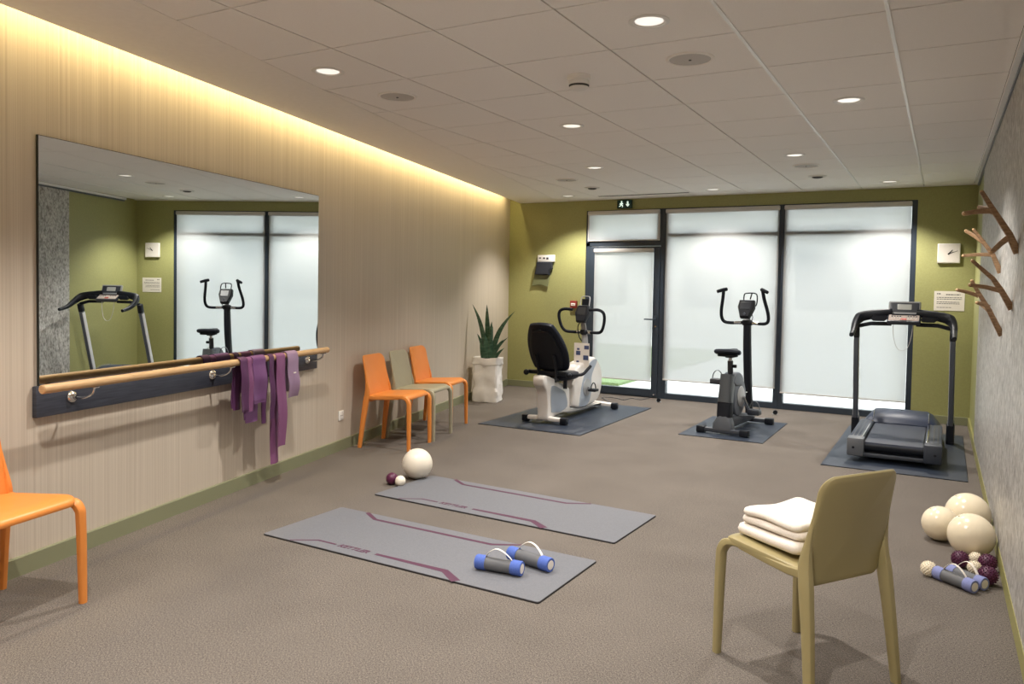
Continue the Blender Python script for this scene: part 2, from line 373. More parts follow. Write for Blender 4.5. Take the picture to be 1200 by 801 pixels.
MB().prism(clip(room, (NL.x, NL.y), d0+BAND-.002), CZ+.010, CZ+.0195).build('light_block_board', M['joint'], ceil, 0)  # added sheet keeps cove light out of the tile joints and darkens them
TX0, TY0 = -.2426, 3.4702
for i in range(-9, 11):
    for j in range(-9, 3):
        x, y = TX0+.6*j, TY0+.6*i; g = .0045
        p = [(x+g, y+g), (x+.6-g, y+g), (x+.6-g, y+.6-g), (x+g, y+.6-g)]
        p = clip(p, (NL.x, NL.y), d0+BAND+.004); 
        if p: p = clip(p, (-1, -.0075), -(.253+.0075*D)+.046)
        if p: p = clip(p, (0, -1), -(D-.07))
        if p: p = clip(p, (0, 1), YF)
        if not p or len(p) < 3 or area(p) < .002: continue
        MB().prism(p, CZ, CZ+.0098).build('tile', M['tile'], ceil, 0)
m_ = MB().b2((-5.095, D-.068, CZ-.002), (xr(D)-.003, D-.002, CZ+.012)).build('perimeter_angle', M['plaster'], ceil, 0)
for x in (TX0, TX0-.6):
    MB().b2((x-.0085, YF+.1, CZ-.005), (x+.0085, 9.04, CZ+.001), .002).build('runner', M['rail'], ceil, 0)
# cove lamp: LED strip lying behind the edge of the plaster margin
o = MB().b2((.28, .09, CZ+.135), (SMAX, .15, CZ+.19)).build('trim_3', M['rail'], smooth=0); place_left(struct(o))
MB().b2((.28, .113, CZ+.1335), (SMAX, .127, CZ+.1348)).build('led_strip', M['led'], o, 0)
la = bpy.data.lights.new('cove_light', 'AREA'); la.shape = 'RECTANGLE'; la.size = SMAX-.28; la.size_y = .012; la.energy = COVE_W; la.color = (1, .80, .40)
lo = bpy.data.objects.new('cove_light', la); COL.objects.link(lo)
zc = (NL*.5+V(0, 0, .866)).normalized()  # an area light shines along its -z: down and a little towards the wall
xa = SL; ya = zc.cross(xa); pc = LW((SMAX+.28)/2, .12, CZ+.130)
lo.matrix_world = Matrix(((xa.x, ya.x, zc.x, pc.x), (xa.y, ya.y, zc.y, pc.y), (xa.z, ya.z, zc.z, pc.z), (0, 0, 0, 1)))

# ------------------------------------------------------------------ glazing: door with transom, two fixed windows
def frame_bars(name, bars, y0, y1, parent=None, m=None):
    b = MB()
    for (x0, z0, x1, z1) in bars: b.b2((x0, y0, z0), (x1, y1, z1), .003)
    return b.build(name, m or M['frame'], parent, 0)
FY = D+.005
dr = struct(frame_bars('door_1', [(-4.13, 0, -4.075, 1.95), (-3.12, 0, -3.075, 2.36), (-4.13, 1.90, -3.12, 1.96), (-4.075, 0, -3.12, .012)], FY, FY+.09))
leaf = frame_bars('door_leaf', [(-4.07, .015, -3.985, 1.895), (-3.205, .015, -3.125, 1.895), (-3.985, .015, -3.205, .105), (-3.985, 1.82, -3.205, 1.895)], FY-.012, FY+.06, dr)
MB().b2((-3.985, FY+.02, .105), (-3.205, FY+.032, 1.82)).build('pane', M['glass'], dr, 0)
h = MB(); h.b2((-3.18, FY-.022, .90), (-3.15, FY-.012, 1.03), .004); h.tube(smooth_path([(-3.165, FY-.015, .985), (-3.165, FY-.06, .985), (-3.19, FY-.07, .985), (-3.29, FY-.07, .985)], 4), .009, 8); h.build('handle', M['frame'], dr)
for z in (.045, .95): MB().cyl((-3.16, FY-.022, z-(.05 if z > .5 else 0)), (-3.16, FY-.010, z-(.05 if z > .5 else 0)), .011).build('lock_cylinder', M['chrome'], dr)
w1 = struct(frame_bars('window_1', [(-4.13, 1.962, -4.085, 2.36), (-4.085, 2.315, -3.12, 2.36), (-4.085, 1.962, -3.12, 1.985), (-3.17, 1.985, -3.12, 2.315)], FY, FY+.09))
MB().b2((-4.085, FY+.03, 1.985), (-3.17, FY+.042, 2.315)).build('pane', M['glass'], w1, 0)
def fixed(name, x0, x1):
    wn = struct(frame_bars(name, [(x0, 0, x0+.055, 2.36), (x1-.055, 0, x1, 2.36), (x0+.055, 2.30, x1-.055, 2.36), (x0+.055, .0, x1-.055, .07), (x0+.055, 2.0, x1-.055, 2.055)], FY, FY+.09))
    MB().b2((x0+.055, FY+.04, .07), (x1-.055, FY+.052, 2.0)).build('pane', M['glass'], wn, 0)
    MB().b2((x0+.055, FY+.04, 2.055), (x1-.055, FY+.052, 2.30)).build('pane', M['glass'], wn, 0)
fixed('window_2', -3.075, -1.675); fixed('window_3', -1.675, -.295)
def blind(label, x0, x1, z0, z1, y, side=False):
    t = thing('roller_blind', label, 'blind', ((x0+x1)/2, y, z0), 0, 'roller blinds over the glazing'); hw = (x1-x0)/2; H = z1-z0
    MB().b2((-hw+.006, -.0006, .01), (hw-.006, .0006, H-.03)).build('fabric', M['blind'], t, 0)
    MB().b2((-hw, -.03, H-.052), (hw, .014, H), .012).build('head_box', M['grille'], t)
    MB().b2((-hw+.004, -.007, 0), (hw-.004, .007, .016), .004).build('bottom_bar', M['grille'], t)
    for sx in (-1, 1):
        if side: MB().b2((sx*hw-.018 if sx > 0 else -hw, -.01, 0), (hw if sx > 0 else -hw+.018, .012, H-.05), .003).build('side_channel', M['grille'], t)
    return t
blind('narrow screen blind over the transom above the door', -4.10, -3.13, 1.965, 2.35, D-.012, True)
blind('screen blind on the glazed door, hanging short of its sill', -4.0, -3.195, .205, 1.87, FY-.03)
blind('tall screen blind on the window between door and middle mullion', -3.055, -1.70, .235, 2.345, D-.016)
blind('tall screen blind on the window behind the treadmill', -1.652, -.345, .19, 2.345, D-.016)

# ------------------------------------------------------------------ outside
struct(MB().b2((-20, D+.3, -.25), (16, 40, -.06)).build('ground_outside', M['terrace'], smooth=0))
tag(MB().b2((-9, D+1.3, -.06), (-4.15, 18, -.02)).build('lawn', M['grass'], smooth=0), 'strip of green lawn outside the glazed door', 'lawn')
bd = thing('apartment_building', 'pale apartment block facing the windows across the terrace', 'building', (-3, 24, -.06))
MB().b2((-16, 0, 0), (16, 6, 9)).build('wall', M['render_'], bd, 0)
for r in range(3):
    for k in range(9):
        wi = MB().b2((-14.5+k*3.4, -.06, .9+r*2.9), (-13.0+k*3.4, .02, 2.5+r*2.9)).build('window', M['facadewin'], bd, 0)
    MB().b2((-16, -.5, 2.85+r*2.9), (16, 0, 3.05+r*2.9)).build('ledge', M['render_'], bd, 0)

# ------------------------------------------------------------------ ceiling fittings
def downlight(x, y, label):
    t = thing('recessed_downlight', label, 'light', (x, y, CZ), 0, 'recessed downlights in the ceiling')
    MB().lathe([(.088, .002), (.088, -.003), (.082, -.006), (.068, -.005), (.066, .001)], 28).build('trim_ring', M['white'], t)
    MB().lathe([(.066, .0005), (.05, -.001), (0, -.002)], 28).build('lens', M['lens'], t)
    l = bpy.data.lights.new('downlight_lamp', 'SPOT'); l.energy = DOWNLIGHT_W; l.color = (1, .94, .87); l.spot_size = radians(118); l.spot_blend = .6; l.shadow_soft_size = .035
    lo = bpy.data.objects.new('downlight_lamp', l); COL.objects.link(lo); lo.parent = t; lo.location = (0, 0, -.012)
cx = lambda j: TX0+.6*j+.3
cyy = lambda i: TY0+.6*i+.3
for x, y, lb in [(cx(-5), cyy(-1), 'downlight beside the white plaster margin, next to a round speaker'), (cx(-2), cyy(-1), 'downlight in the tile next to the round speaker by the smoke detector'),
                 (cx(-4), cyy(2), 'downlight two rows beyond the smoke detector'), (cx(-1), cyy(2), 'downlight between the two white ceiling rails'),
                 (cx(-2), cyy(5), 'downlight next to the round speaker near the upright bike'), (cx(-5), cyy(5), 'downlight halfway between the plant corner speaker and the middle of the ceiling'),
                 (cx(-7), cyy(8)+.15, 'downlight close to the green wall by the striped wall corner'), (cx(-4), cyy(8)+.15, 'downlight beside the end of the slot air diffuser'), (cx(-1), cyy(8)+.15, 'downlight above the treadmill, between the white rails'),
                 (cx(-4), cyy(-4), 'downlight over the near end of the room, by the mirror'), (cx(-1), cyy(-4), 'downlight over the near end of the room, by the mosaic wall'),
                 (cx(-2), cyy(-7), 'downlight by the front wall, near the mosaic wall'), (cx(-5)+.1, cyy(-7), 'downlight by the front wall, near the striped wall')]:
    downlight(x, y, lb)
for x, y, lb in [(cx(-5), cyy(0), 'round flat ceiling speaker beside the white plaster margin'), (cx(-2), cyy(0), 'round flat ceiling speaker one tile from the smoke detector'), (cx(-6), cyy(6)+.05, 'round ceiling speaker near the plant corner'), (cx(-2), cyy(6), 'round ceiling speaker near the upright bike')]:
    t = thing('ceiling_speaker', lb, 'speaker', (x, y, CZ), 0, 'round ceiling speakers')
    MB().lathe([(.118, .002), (.118, -.004), (.110, -.008), (.102, -.006), (.100, .0)], 32).build('rim', M['plaster'], t)
    MB().lathe([(.102, -.003), (.05, -.005), (0, -.006)], 32).build('grille', M['grille'], t)
    MB().lathe([(.007, -.004), (.007, -.009), (0, -.0095)], 10).build('logo_dot', M['dark'], t)
def detector(x, y, label, k=1.05):
    t = thing('smoke_detector', label, 'detector', (x, y, CZ), 0, 'smoke detectors')
    MB().lathe([(.06*k, 0), (.06*k, -.022), (.052*k, -.028)], 28).build('base', M['white'], t)
    MB().lathe([(.052*k, -.028), (.054*k, -.038), (.048*k, -.064), (.034*k, -.074), (0, -.075)], 28).build('head', M['white'], t)
    MB().lathe([(.0515*k, -.050), (.0525*k, -.051), (.0495*k, -.060), (.0485*k, -.060)], 28).build('slot', M['dark'], t)
detector(cx(-3)-.02, cyy(0)+.05, 'white smoke detector hanging below the ceiling tiles')
for x, y, lb in [(cx(-6), cyy(7)+.12, 'round grey air valve near the corner with the striped wall'), (cx(-2), cyy(7)+.1, 'round grey air valve beside a white ceiling rail')]:
    t = thing('air_valve', lb, 'vent', (x, y, CZ), 0, 'round ceiling air valves')
    MB().lathe([(.085, .001), (.085, -.004), (.075, -.012), (.062, -.012), (.058, 0)], 28).build('ring', M['white'], t)
    MB().lathe([(.05, 0), (.048, -.016), (.03, -.022), (0, -.022)], 28).build('cone', M['dark'], t)
t = thing('slot_diffuser', 'long narrow air diffuser in the ceiling above the door', 'vent', (-3.23, 8.87, CZ))
MB().b2((-.58, -.045, -.004), (.58, .045, .002), .002).build('frame', M['plaster'], t, 0)
for y in (-.022, 0, .022): MB().b2((-.57, y-.007, -.0052), (.57, y+.007, -.001)).build('slot', M['dark'], t, 0)

# ------------------------------------------------------------------ left wall: mirror, barre, bands, socket
t = thing('wall_mirror', 'large frameless rectangular mirror on the striped wall', 'mirror', LW(6.185, 0, .858), LRZ)
t.location = LW(6.185, .0150, .858); t.rotation_euler = (0, 0, LRZ-.0098)
MB().b2((-1.195, .0, 0), (1.195, .011, 1.160)).build('backing', M['edge'], t, 0)
MB().b2((-1.1925, .0111, .0025), (1.1925, .0125, 1.1575)).build('glass', M['mirror'], t, 0)
t = thing('ballet_barre', 'wooden ballet barre on a dark navy board under the mirror', 'barre', LW(6.19, 0, .712), LRZ)
MB().b2((-1.215, .002, 0), (1.215, .028, .146), .003).build('board', M['navywood'], t)
BOFF, BZ = .165, .152
MB().sweep([(-1.13, BOFF, BZ), (-1.126, BOFF, BZ), (1.306, BOFF, BZ), (1.31, BOFF, BZ)], [.017, .021, .021, .017], 16).build('rail', M['wood'], t)
for s in (1.02, -.005, -1.07):
    b = MB(); b.lathe([(.0, .0), (.03, 0), (.03, .004), (.024, .014), (.012, .02), (.009, .03)], 18, lambda p: V(s+p.x, .028+p.z, .075+p.y)).build('wall_rosette', M['chrome'], t)
    b = MB(); b.tube(smooth_path([(s, .05, .075), (s, .10, .074), (s, BOFF-.012, .098), (s, BOFF, BZ-.02)], 5), .006, 10); b.build('bracket', M['chrome'], t)
    MB().b2((s-.014, BOFF-.02, BZ-.027), (s+.014, BOFF+.02, BZ-.019), .004).build('saddle', M['chrome'], t)
def band(s, wd, front, back, m, label, layers=((0, 0),), tw=0.0, rr=.024, mark=False):
    # strip laid over the rail: hangs `front` in front of it and `back` behind it
    t = thing('resistance_band', label, 'exercise band', LW(s, BOFF, .712+BZ), LRZ, 'purple resistance bands over the barre')
    for li, (dr_, dl) in enumerate(layers):
        r = rr+dr_; P = []
        nb, nf = 8, 12
        for i in range(nb): P.append((-r-.004*sin(i*.9), -(back+dl)*(1-i/nb)))
        for i in range(9):
            a = pi-pi*i/8; P.append((r*cos(a), r*sin(a)))
        for i in range(1, nf+1):
            u = i/nf; P.append((r+.010*sin(u*3)+.004*sin(u*9+s*7), -(front+dl)*u))
        vs = []; fs = []; n = len(P); W = 5; th = .0022
        for i, (y, z) in enumerate(P):
            pr = P[max(i-1, 0)]; nx = P[min(i+1, n-1)]; ty, tz = nx[0]-pr[0], nx[1]-pr[1]; L = hypot(ty, tz) or 1; ny, nz = -tz/L, ty/L
            for k in range(W):
                u = k/(W-1)-.5; x = u*wd*(1-.1*max(0, -z)*2)+tw*max(0, -z)
                bow = .006*cos(u*pi*1.6+i*.35)*min(1, max(0, -z)*8)
                for sg in (-1, 1): vs.append((x+dr_*1.5, y+ny*(sg*th/2)+bow, z+nz*(sg*th/2)))
        R_ = W*2
        for i in range(n-1):
            for k in range(W-1):
                for sg in (0, 1):
                    a = i*R_+k*2+sg; fs.append((a, a+2, a+2+R_, a+R_))
            for k in (0, W-1): a = i*R_+k*2; fs.append((a, a+1, a+1+R_, a+R_))
        for i in (0, n-1):
            for k in range(W-1): a = i*R_+k*2; fs.append((a, a+2, a+3, a+1))
        mk('strip', vs, fs, m, t)
    if mark: MB().b2((-.018, rr+.016, -.122), (.012, rr+.0185, -.114)).build('logo', M['strap'], t, 0)
    return t
band(6.09, .07, .31, .30, M['dpurple'], 'dark purple band folded double, at the mirror end of the row', ((0, 0), (.006, -.012)))
band(6.03, .042, .315, .2, M['mauve'], 'narrow mauve band beside a broad purple one', ((0, 0),), .01)
band(5.935, .135, .275, .40, M['purple'], 'broad purple band with its back end hanging lower', ((0, 0), (.005, -.02)), .01)
band(5.805, .05, .40, .43, M['dpurple'], 'short dark plum strip between broad purple and long mauve bands', ((0, 0),), .0, .026)
band(5.700, .10, .60, .72, M['mauve'], 'longest mauve band reaching almost to the baseboard', ((0, 0),), -.02)
band(5.560, .125, .285, .25, M['lpurple'], 'pale lilac band with a small white mark', ((0, 0), (.006, -.015)), -.02, mark=True)
def socket(s, label):
    t = thing('wall_socket', label, 'socket', LW(s, 0, .245), LRZ)
    MB().b2((-.04, 0, 0), (.04, .010, .08), .006).build('plate', M['white'], t)
    MB().lathe([(.026, .011), (.026, .004), (0, .004)], 20, lambda p: V(p.x, p.z+.0005, .04+p.y)).build('recess', M['grille'], t)
    for dx in (-.009, .009): MB().cyl((dx, .003, .04), (dx, .012, .04), .0035, 8).build('pin_hole', M['dark'], t)
socket(4.566, 'white power socket low on the striped wall by the orange chair')

# ------------------------------------------------------------------ back wall fittings
t = thing('exit_sign', 'small dark green emergency exit sign above the door', 'sign', (-3.60, D, 2.375))
MB().b2((-.098, -.035, 0), (.098, 0, .105), .006).build('body', M['exitgreen'], t)
r = MB()   # running figure
yy = -.0365
def flat(poly, dx=0): r.prism(poly, yy, yy+.003, lambda p: V(p.x+dx, p.z, p.y))
flat([(-.036+.010*cos(a*pi/4), .083+.010*sin(a*pi/4)) for a in range(8)])
flat([(-.052, .066), (-.030, .072), (-.026, .050), (-.044, .042)])
flat([(-.044, .046), (-.030, .050), (-.014, .034), (-.022, .012), (-.030, .014), (-.026, .030)])
flat([(-.046, .046), (-.036, .044), (-.050, .024), (-.070, .020), (-.070, .028), (-.056, .032)])
flat([(-.030, .070), (-.012, .056), (-.016, .050), (-.034, .062)]); flat([(-.052, .066), (-.066, .050), (-.060, .046), (-.046, .060)])
r.build('running_figure', M['exitwhite'], t, 0)
r = MB(); flat([(.046, .018), (.074, .050), (.056, .050), (.056, .086), (.036, .086), (.036, .050), (.018, .050)]); r.build('arrow', M['exitwhite'], t, 0)
t = thing('fire_call_point', 'small red fire alarm call point on the green wall', 'alarm', (-4.28, D, 1.093))
MB().b2((-.048, -.04, 0), (.048, 0, .098), .008).build('body', M['red'], t); MB().b2((-.032, -.044, .030), (.032, -.038, .066), .003).build('break_panel', M['white'], t)
MB().b2((-.02, -.0455, .046), (.02, -.0435, .051)).build('mark', M['red'], t, 0)
t = thing('wall_pouch', 'black pouch with olive flap hung from a white plate on the green wall', 'pouch', (-4.72, D, 1.37))
MB().b2((-.10, -.035, .33), (.15, 0, .42), .006).build('white_plate', M['white'], t)
for k, dx in enumerate((-.06, 0, .05)): MB().b2((dx-.018, -.0365, .372-.006*k), (dx+.014, -.0345, .388)).build('mark', M['ink'], t, 0)
p = MB(); p.plate([(-.13, .16), (-.10, .33), (.12, .33), (.13, .24), (.10, .21), (.09, .155), (.0, .15)], .07, None, lambda q: V(q.x, -.04-q.z, q.y), .02); p.build('pouch', M['pouch'], t)
vs = []; fs = []; p = MB(); p.plate([(-.19, .005), (-.14, .17), (.09, .165), (.06, -.005), (-.03, .02), (-.12, .02)], .012, None, lambda q: V(q.x, -.03-q.z, q.y), .005); p.build('hanging_flap', M['olivestrap'], t)
t = thing('wall_clock', 'square white wall clock with black hands', 'clock', (.009, D, 1.686))
MB().b2((-.105, -.03, 0), (.105, 0, .205), .006).build('case', M['white'], t)
MB().b2((-.098, -.0315, .007), (.098, -.0295, .198)).build('dial', M['paperwhite'], t, 0)
def hand(a, L, w_, nm):
    c, s_ = sin(radians(a)), cos(radians(a)); p = [(-s_*w_-c*.012, .1+c*w_-s_*.012), (s_*w_-c*.012, .1-c*w_-s_*.012), (c*L+s_*w_*.6, .1+s_*L-c*w_*.6), (c*L-s_*w_*.6, .1+s_*L+c*w_*.6)]
    MB().prism(p, -.0345, -.0325, lambda q: V(q.x, q.z, q.y)).build(nm, M['black'], t, 0)
hand(40, .05, .006, 'hour_hand'); hand(70, .085, .003, 'minute_hand')
MB().cyl((0, -.036, .1), (0, -.031, .1), .007, 12).build('spindle', M['black'], t)
for k in range(12):
    a = radians(30*k); MB().b2((sin(a)*.086-.002, -.0325, .1025+cos(a)*.086-.002), (sin(a)*.086+.002, -.0312, .1025+cos(a)*.086+.002)).build('hour_mark', M['grille'], t, 0)
t = thing('notice_sheet', 'white printed notice on the green wall below the clock', 'notice', (.028, D, 1.19))
MB().b2((-.140, -.004, 0), (.140, 0, .205)).build('sheet', M['paperwhite'], t, 0)
random.seed(3)
def scrawl(x0, x1, z, h):
    x = x0
    while x < x1:
        L = random.uniform(.008, .026); MB().b2((x, -.0047, z), (min(x+L, x1), -.0039, z+h)).build('print_word', M['ink'], t, 0); x += L+.005
scrawl(-.115, -.08, .172, .010); scrawl(-.03, .10, .165, .009)
for z in (.135, .118, .088, .071): scrawl(-.115, .115 if z > .1 else .095, z, .006)
scrawl(-.115, .02, .032, .005)

# ------------------------------------------------------------------ right wall: wooden branch hooks
def hook(label, y, stem, branches, r0):
    t = thing('branch_coat_hook', label, 'coat hook', (xr(y)-.012, y, stem[0][1]), 0, 'wooden branch hooks on the mosaic wall')
    ox, oz = xr(y)-.012, stem[0][1]
    L = [V(x-ox, dy, z-oz) for (x, z, dy) in [(p[0], p[1], p[2] if len(p) > 2 else 0) for p in stem]]; n = len(L)
    L[0].x = 0.0
    b = MB(); b.sweep(L, [(r0*(1-.45*i/(n-1))*.75, r0*(1-.45*i/(n-1))) for i in range(n)], 12, ref=(0, 1, 0), pw=6); b.build('stem', M['oak'], t)
    MB().sphere(L[-1], r0*.42, 10).build('tip', M['wood'], t)
    for (a, e, dy) in branches:
        A = V(a[0]-ox, 0, a[1]-oz); E_ = V(e[0]-ox, dy, e[1]-oz)
        MB().sweep([A, A.lerp(E_, .5)+V(0, 0, .004), E_], [(r0*.5, r0*.58), (r0*.46, r0*.5), (r0*.42, r0*.44)], 12, pw=6).build('branch', M['oak'], t)
        MB().sphere(E_, r0*.47, 10).build('tip', M['wood'], t)
hook('topmost branch hook, with its longest stem rising above the others', 4.2, [(.288, 1.553), (.243, 1.64), (.179, 1.749), (.128, 1.838)], [((.179, 1.749), (.061, 1.740), .0), ((.179, 1.745), (.125, 1.778), .12), ((.243, 1.627), (.179, 1.560), .02)], .023)
hook('branch hook nearest the treadmill, level with the clock', 5.3, [(.28, 1.49), (.23, 1.596), (.18, 1.67), (.128, 1.744)], [((.23, 1.596), (.081, 1.591), .0), ((.18, 1.67), (.09, 1.745), .1)], .020)
hook('branch hook whose crooked stem bends in the middle', 4.4, [(.285, 1.295), (.23, 1.385), (.195, 1.44), (.107, 1.526)], [((.23, 1.382), (.101, 1.408), .0)], .021)
hook('lowest branch hook, with two forked side branches', 5.0, [(.28, 1.14), (.208, 1.28), (.157, 1.37), (.122, 1.438)], [((.157, 1.355), (.054, 1.386), .0), ((.208, 1.294), (.15, 1.317), -.02), ((.215, 1.27), (.165, 1.315), .12)], .021)

# ------------------------------------------------------------------ moulded plastic chairs (front is +y)
def make_chair(label, m, loc, rz, group='moulded plastic chairs'):
    t = thing('plastic_chair', label, 'chair', loc, rz, group)
    out = []
    for (x, y) in rrect(.40, .385, .06, 6, 0, .0175):
        k = 1+.05*(y/.21); out.append((x*k, y))
    zf = lambda x, y: .437+.012*(y/.21)-.010*(1-(x/.2)**2)*(1-min(1, (y/.21)**2))-.020*max(0, (y-.13)/.08)**2-.004*(abs(x)/.2)**3
    MB().plate(out, .030, zf, None, .014).build('seat', m, t)
    # backrest shell: u across, v up
    def bx(p):
        u, v, q = p; vv = max(v, -.02)/.34
        y0 = -.182-.05*vv-.03*vv*vv; y0 += .03*(abs(u)/.19)**2*(.6+.4*vv)
        return V(u, y0-q*.95, .425+v-q*.25)
    o2 = []
    for (x, y) in rrect(.385, .385, .055, 7, 0, .145):
        vv = y/.34; k = 1.0-.06*vv
        if y < .0: pass
        o2.append((x*k, y))
    MB().plate(o2, .018, None, bx, .011, (.93, .8, .6, .3)).build('backrest', m, t)
    for sx in (-1, 1):
        fp = smooth_path([(sx*.183, .07, .430), (sx*.190, .165, .430), (sx*.198, .203, .402), (sx*.202, .210, .33), (sx*.206, .214, .0)], 5)
        n = len(fp)
        MB().sweep(fp, lerp_list([(.015, .009), (.019, .013), (.021, .018), (.0195, .018), (.0185, .017), (.015, .0145)], n), 12, ref=(0, 1, .35), pw=3).build('leg', m, t)
        rp = smooth_path([(sx*.179, -.206, .645), (sx*.184, -.186, .54), (sx*.187, -.176, .46), (sx*.192, -.186, .385), (sx*.200, -.208, .22), (sx*.211, -.232, .0)], 5)
        n = len(rp)
        MB().sweep(rp, lerp_list([(.003, .004), (.009, .012), (.015, .024), (.018, .026), (.017, .021), (.014, .016)], n), 12, ref=(0, 1, 0), pw=3).build('leg', m, t)
        MB().sweep([(sx*.186, -.20, .425), (sx*.188, -.1, .418), (sx*.189, .0, .422), (sx*.19, .12, .43)], [(.012, .02), (.013, .016), (.013, .014), (.012, .012)], 10, ref=(0, 0, 1), pw=3).build('side_rail', m, t)
    return t
make_chair('orange plastic chair first of the row from the mirror', M['orange'], (-4.045, 5.225, 0), LRZ+radians(-1))
make_chair('greige plastic chair between two orange ones', M['greige'], (-4.125, 5.675, 0), LRZ)
make_chair('orange plastic chair beside the potted plant', M['orange'], (-4.285, 6.185, 0), LRZ)
make_chair('orange plastic chair on its own by the striped wall, under the mirror end', M['orange'], (-3.30, 1.69, 0), LRZ)
GC = (-.42, 2.935); GA = radians(56)
make_chair('khaki green plastic chair with folded white towels on its seat', M['khaki'], (*GC, 0), GA)

# folded towels on the khaki chair
def towel(label, z, w_, d_, h, dx, dy, rz, seed):
    t = thing('folded_towel', label, 'towel', (GC[0]+cos(GA)*dx-sin(GA)*dy, GC[1]+sin(GA)*dx+cos(GA)*dy, z), GA+rz, 'folded towels on the khaki chair')
    nf_ = 1 if seed == 1 else 2
    for k in range(nf_):
        th = h/nf_; zc_ = th*(k+.5); d2 = d_-.012*k
        out = rrect(w_, d2, .028, 6, 0, 0); big_ = []
        for i in range(len(out)):   # finer outline so the edges can wander
            a_, b_ = out[i], out[(i+1) % len(out)]; q = max(1, int(hypot(b_[0]-a_[0], b_[1]-a_[1])/.025))
            big_ += [(a_[0]+(b_[0]-a_[0])*j/q, a_[1]+(b_[1]-a_[1])*j/q) for j in range(q)]
        out = [(x*(1+.012*sin(y*25+k*2+seed)), y*(1+.012*sin(x*21+k+seed*2))) for x, y in big_]
        zf = lambda x, y, k=k: zc_+(.003*sin(x*22+seed*2)+.0025*sin(y*27+seed+x*9))*(k+.3)
        MB().plate(out, th*1.02, zf, None, th*.5, (.93, .8, .6, .3)).build('fold', M['towel'], t, 70)
towel('lower folded white terry towel lying on the khaki chair seat', .458, .33, .30, .042, 0.0, .035, 0, 1)
towel('upper folded white terry towel lying on another towel', .504, .315, .275, .056, .005, .035, radians(3), 2)

# ------------------------------------------------------------------ exercise mats and what lies on them
def yoga(label, loc, rz):
    t = thing('yoga_mat', label, 'mat', loc, rz, 'grey yoga mats'); Lm, Wm = 1.69, .605
    MB().prism(rrect(Lm, Wm, .012, 4, Lm/2, Wm/2), 0, .0065).build('underside', M['yogaedge'], t, 0)
    MB().prism(rrect(Lm-.004, Wm-.004, .012, 4, Lm/2, Wm/2), .0065, .009).build('top_layer', M['yoga'], t, 0)
    def stripe(pts, ws):
        p = [Vector((a, b, 0)) for a, b in pts]; L = []; R = []
        for i in range(len(p)):
            d1 = (p[i]-p[i-1]).normalized() if i else (p[1]-p[0]).normalized(); d2 = (p[i+1]-p[i]).normalized() if i < len(p)-1 else d1
            n = Vector((-(d1+d2).y, (d1+d2).x, 0)).normalized(); k = 1/max(.4, n.dot(Vector((-d1.y, d1.x, 0))))
            L.append(p[i]+n*ws[i]/2*k); R.append(p[i]-n*ws[i]/2*k)
        b = MB()
        for i in range(len(p)-1): b.prism([tuple(L[i][:2]), tuple(R[i][:2]), tuple(R[i+1][:2]), tuple(L[i+1][:2])], .0091, .0096)
        b.build('printed_line', M['plum'], t, 0)
    stripe([(.20, .004), (.325, .082), (.45, .082)], (.012, .015, .015))
    text_part('lettering', 'KETTLER', .050, M['plum'], t, (.47, .081, .0093), (0, 0, 0), .25)
    stripe([(.715, .082), (1.14, .082), (1.255, .006)], (.022, .036, .044))
    stripe([(.21, .600), (.335, .522), (1.125, .522), (1.26, .600)], (.026, .023, .025, .018))
    return t
yoga('grey yoga mat with dumbbells lying on it', (-3.177, 2.955, 0), radians(-1.2))
yoga('grey yoga mat with the cream ball beside its corner', (-3.19, 3.895, 0), radians(-2.4))
def dumbbell(label, a, b, z, foam, k=1.0, lean=0.0):
    A, B = Vector((*a, 0)), Vector((*b, 0)); d = B-A; L = d.length
    t = thing('soft_dumbbell', label, 'dumbbell', (*((A+B)/2)[:2], z), math.atan2(d.y, d.x), 'soft strapped dumbbells'); R_ = .031*k; h = L/2
    X = lambda p: V(p.z, p.x, p.y+R_)
    MB().lathe([(0, -h*.6), (R_*.9, -h*.6), (R_*.93, 0), (R_*.9, h*.6), (0, h*.6)], 22, X).build('grip', M['gripgrey'], t)
    for s in (-1, 1):
        MB().lathe([(R_*.5, s*h*.56), (R_*.97, s*h*.56), (R_, s*h*.6), (R_, s*h*.96), (R_*.94, s*h), (R_*.66, s*h)], 22, X).build('foam_end', foam, t)
        MB().lathe([(R_*.68, s*h*.97), (R_*.66, s*h*1.004), (R_*.3, s*h*1.01), (0, s*h*1.01)], 18, X).build('end_cap', M['strap'], t)
    pts = smooth_path([(-h*.58, lean*.3, R_*1.9), (-h*.42, lean*.6, R_*2.6), (-h*.1, lean, R_*3.25), (h*.22, lean, R_*3.0), (h*.5, lean*.5, R_*2.25), (h*.58, lean*.2, R_*1.85)], 5)
    MB().sweep(pts, [(.0065, .0016)]*len(pts), 8, ref=(0, 0, 1)).build('strap', M['strap'], t)
dumbbell('soft blue dumbbell with its strap arching over a full-length grip', (-1.925, 3.12), (-1.692, 3.145), .0095, M['blue'], 1.12, -.01)
dumbbell('soft blue dumbbell showing its white round end', (-1.85, 3.31), (-1.60, 3.26), .0095, M['blue'], 1.1, .01)
def ball(label, x, y, r, m, cat='ball', z=None, group=None):
    t = thing('exercise_ball', label, cat, (x, y, 0), 0, group)
    MB().sphere((0, 0, r), r, 32).build('shell', m, t, 180)
    MB().lathe([(0, .0015), (.009, .001), (.009, -.003), (0, -.003)], 12, lambda p: V(p.x*.8-r*.5, p.y*.8-.1*r, p.z+r+sqrt(1-.26)*r)).build('valve', m, t)
    return t
ball('big cream exercise ball at the corner of a yoga mat', -3.215, 4.295+.10, .106, M['ballwhite'])
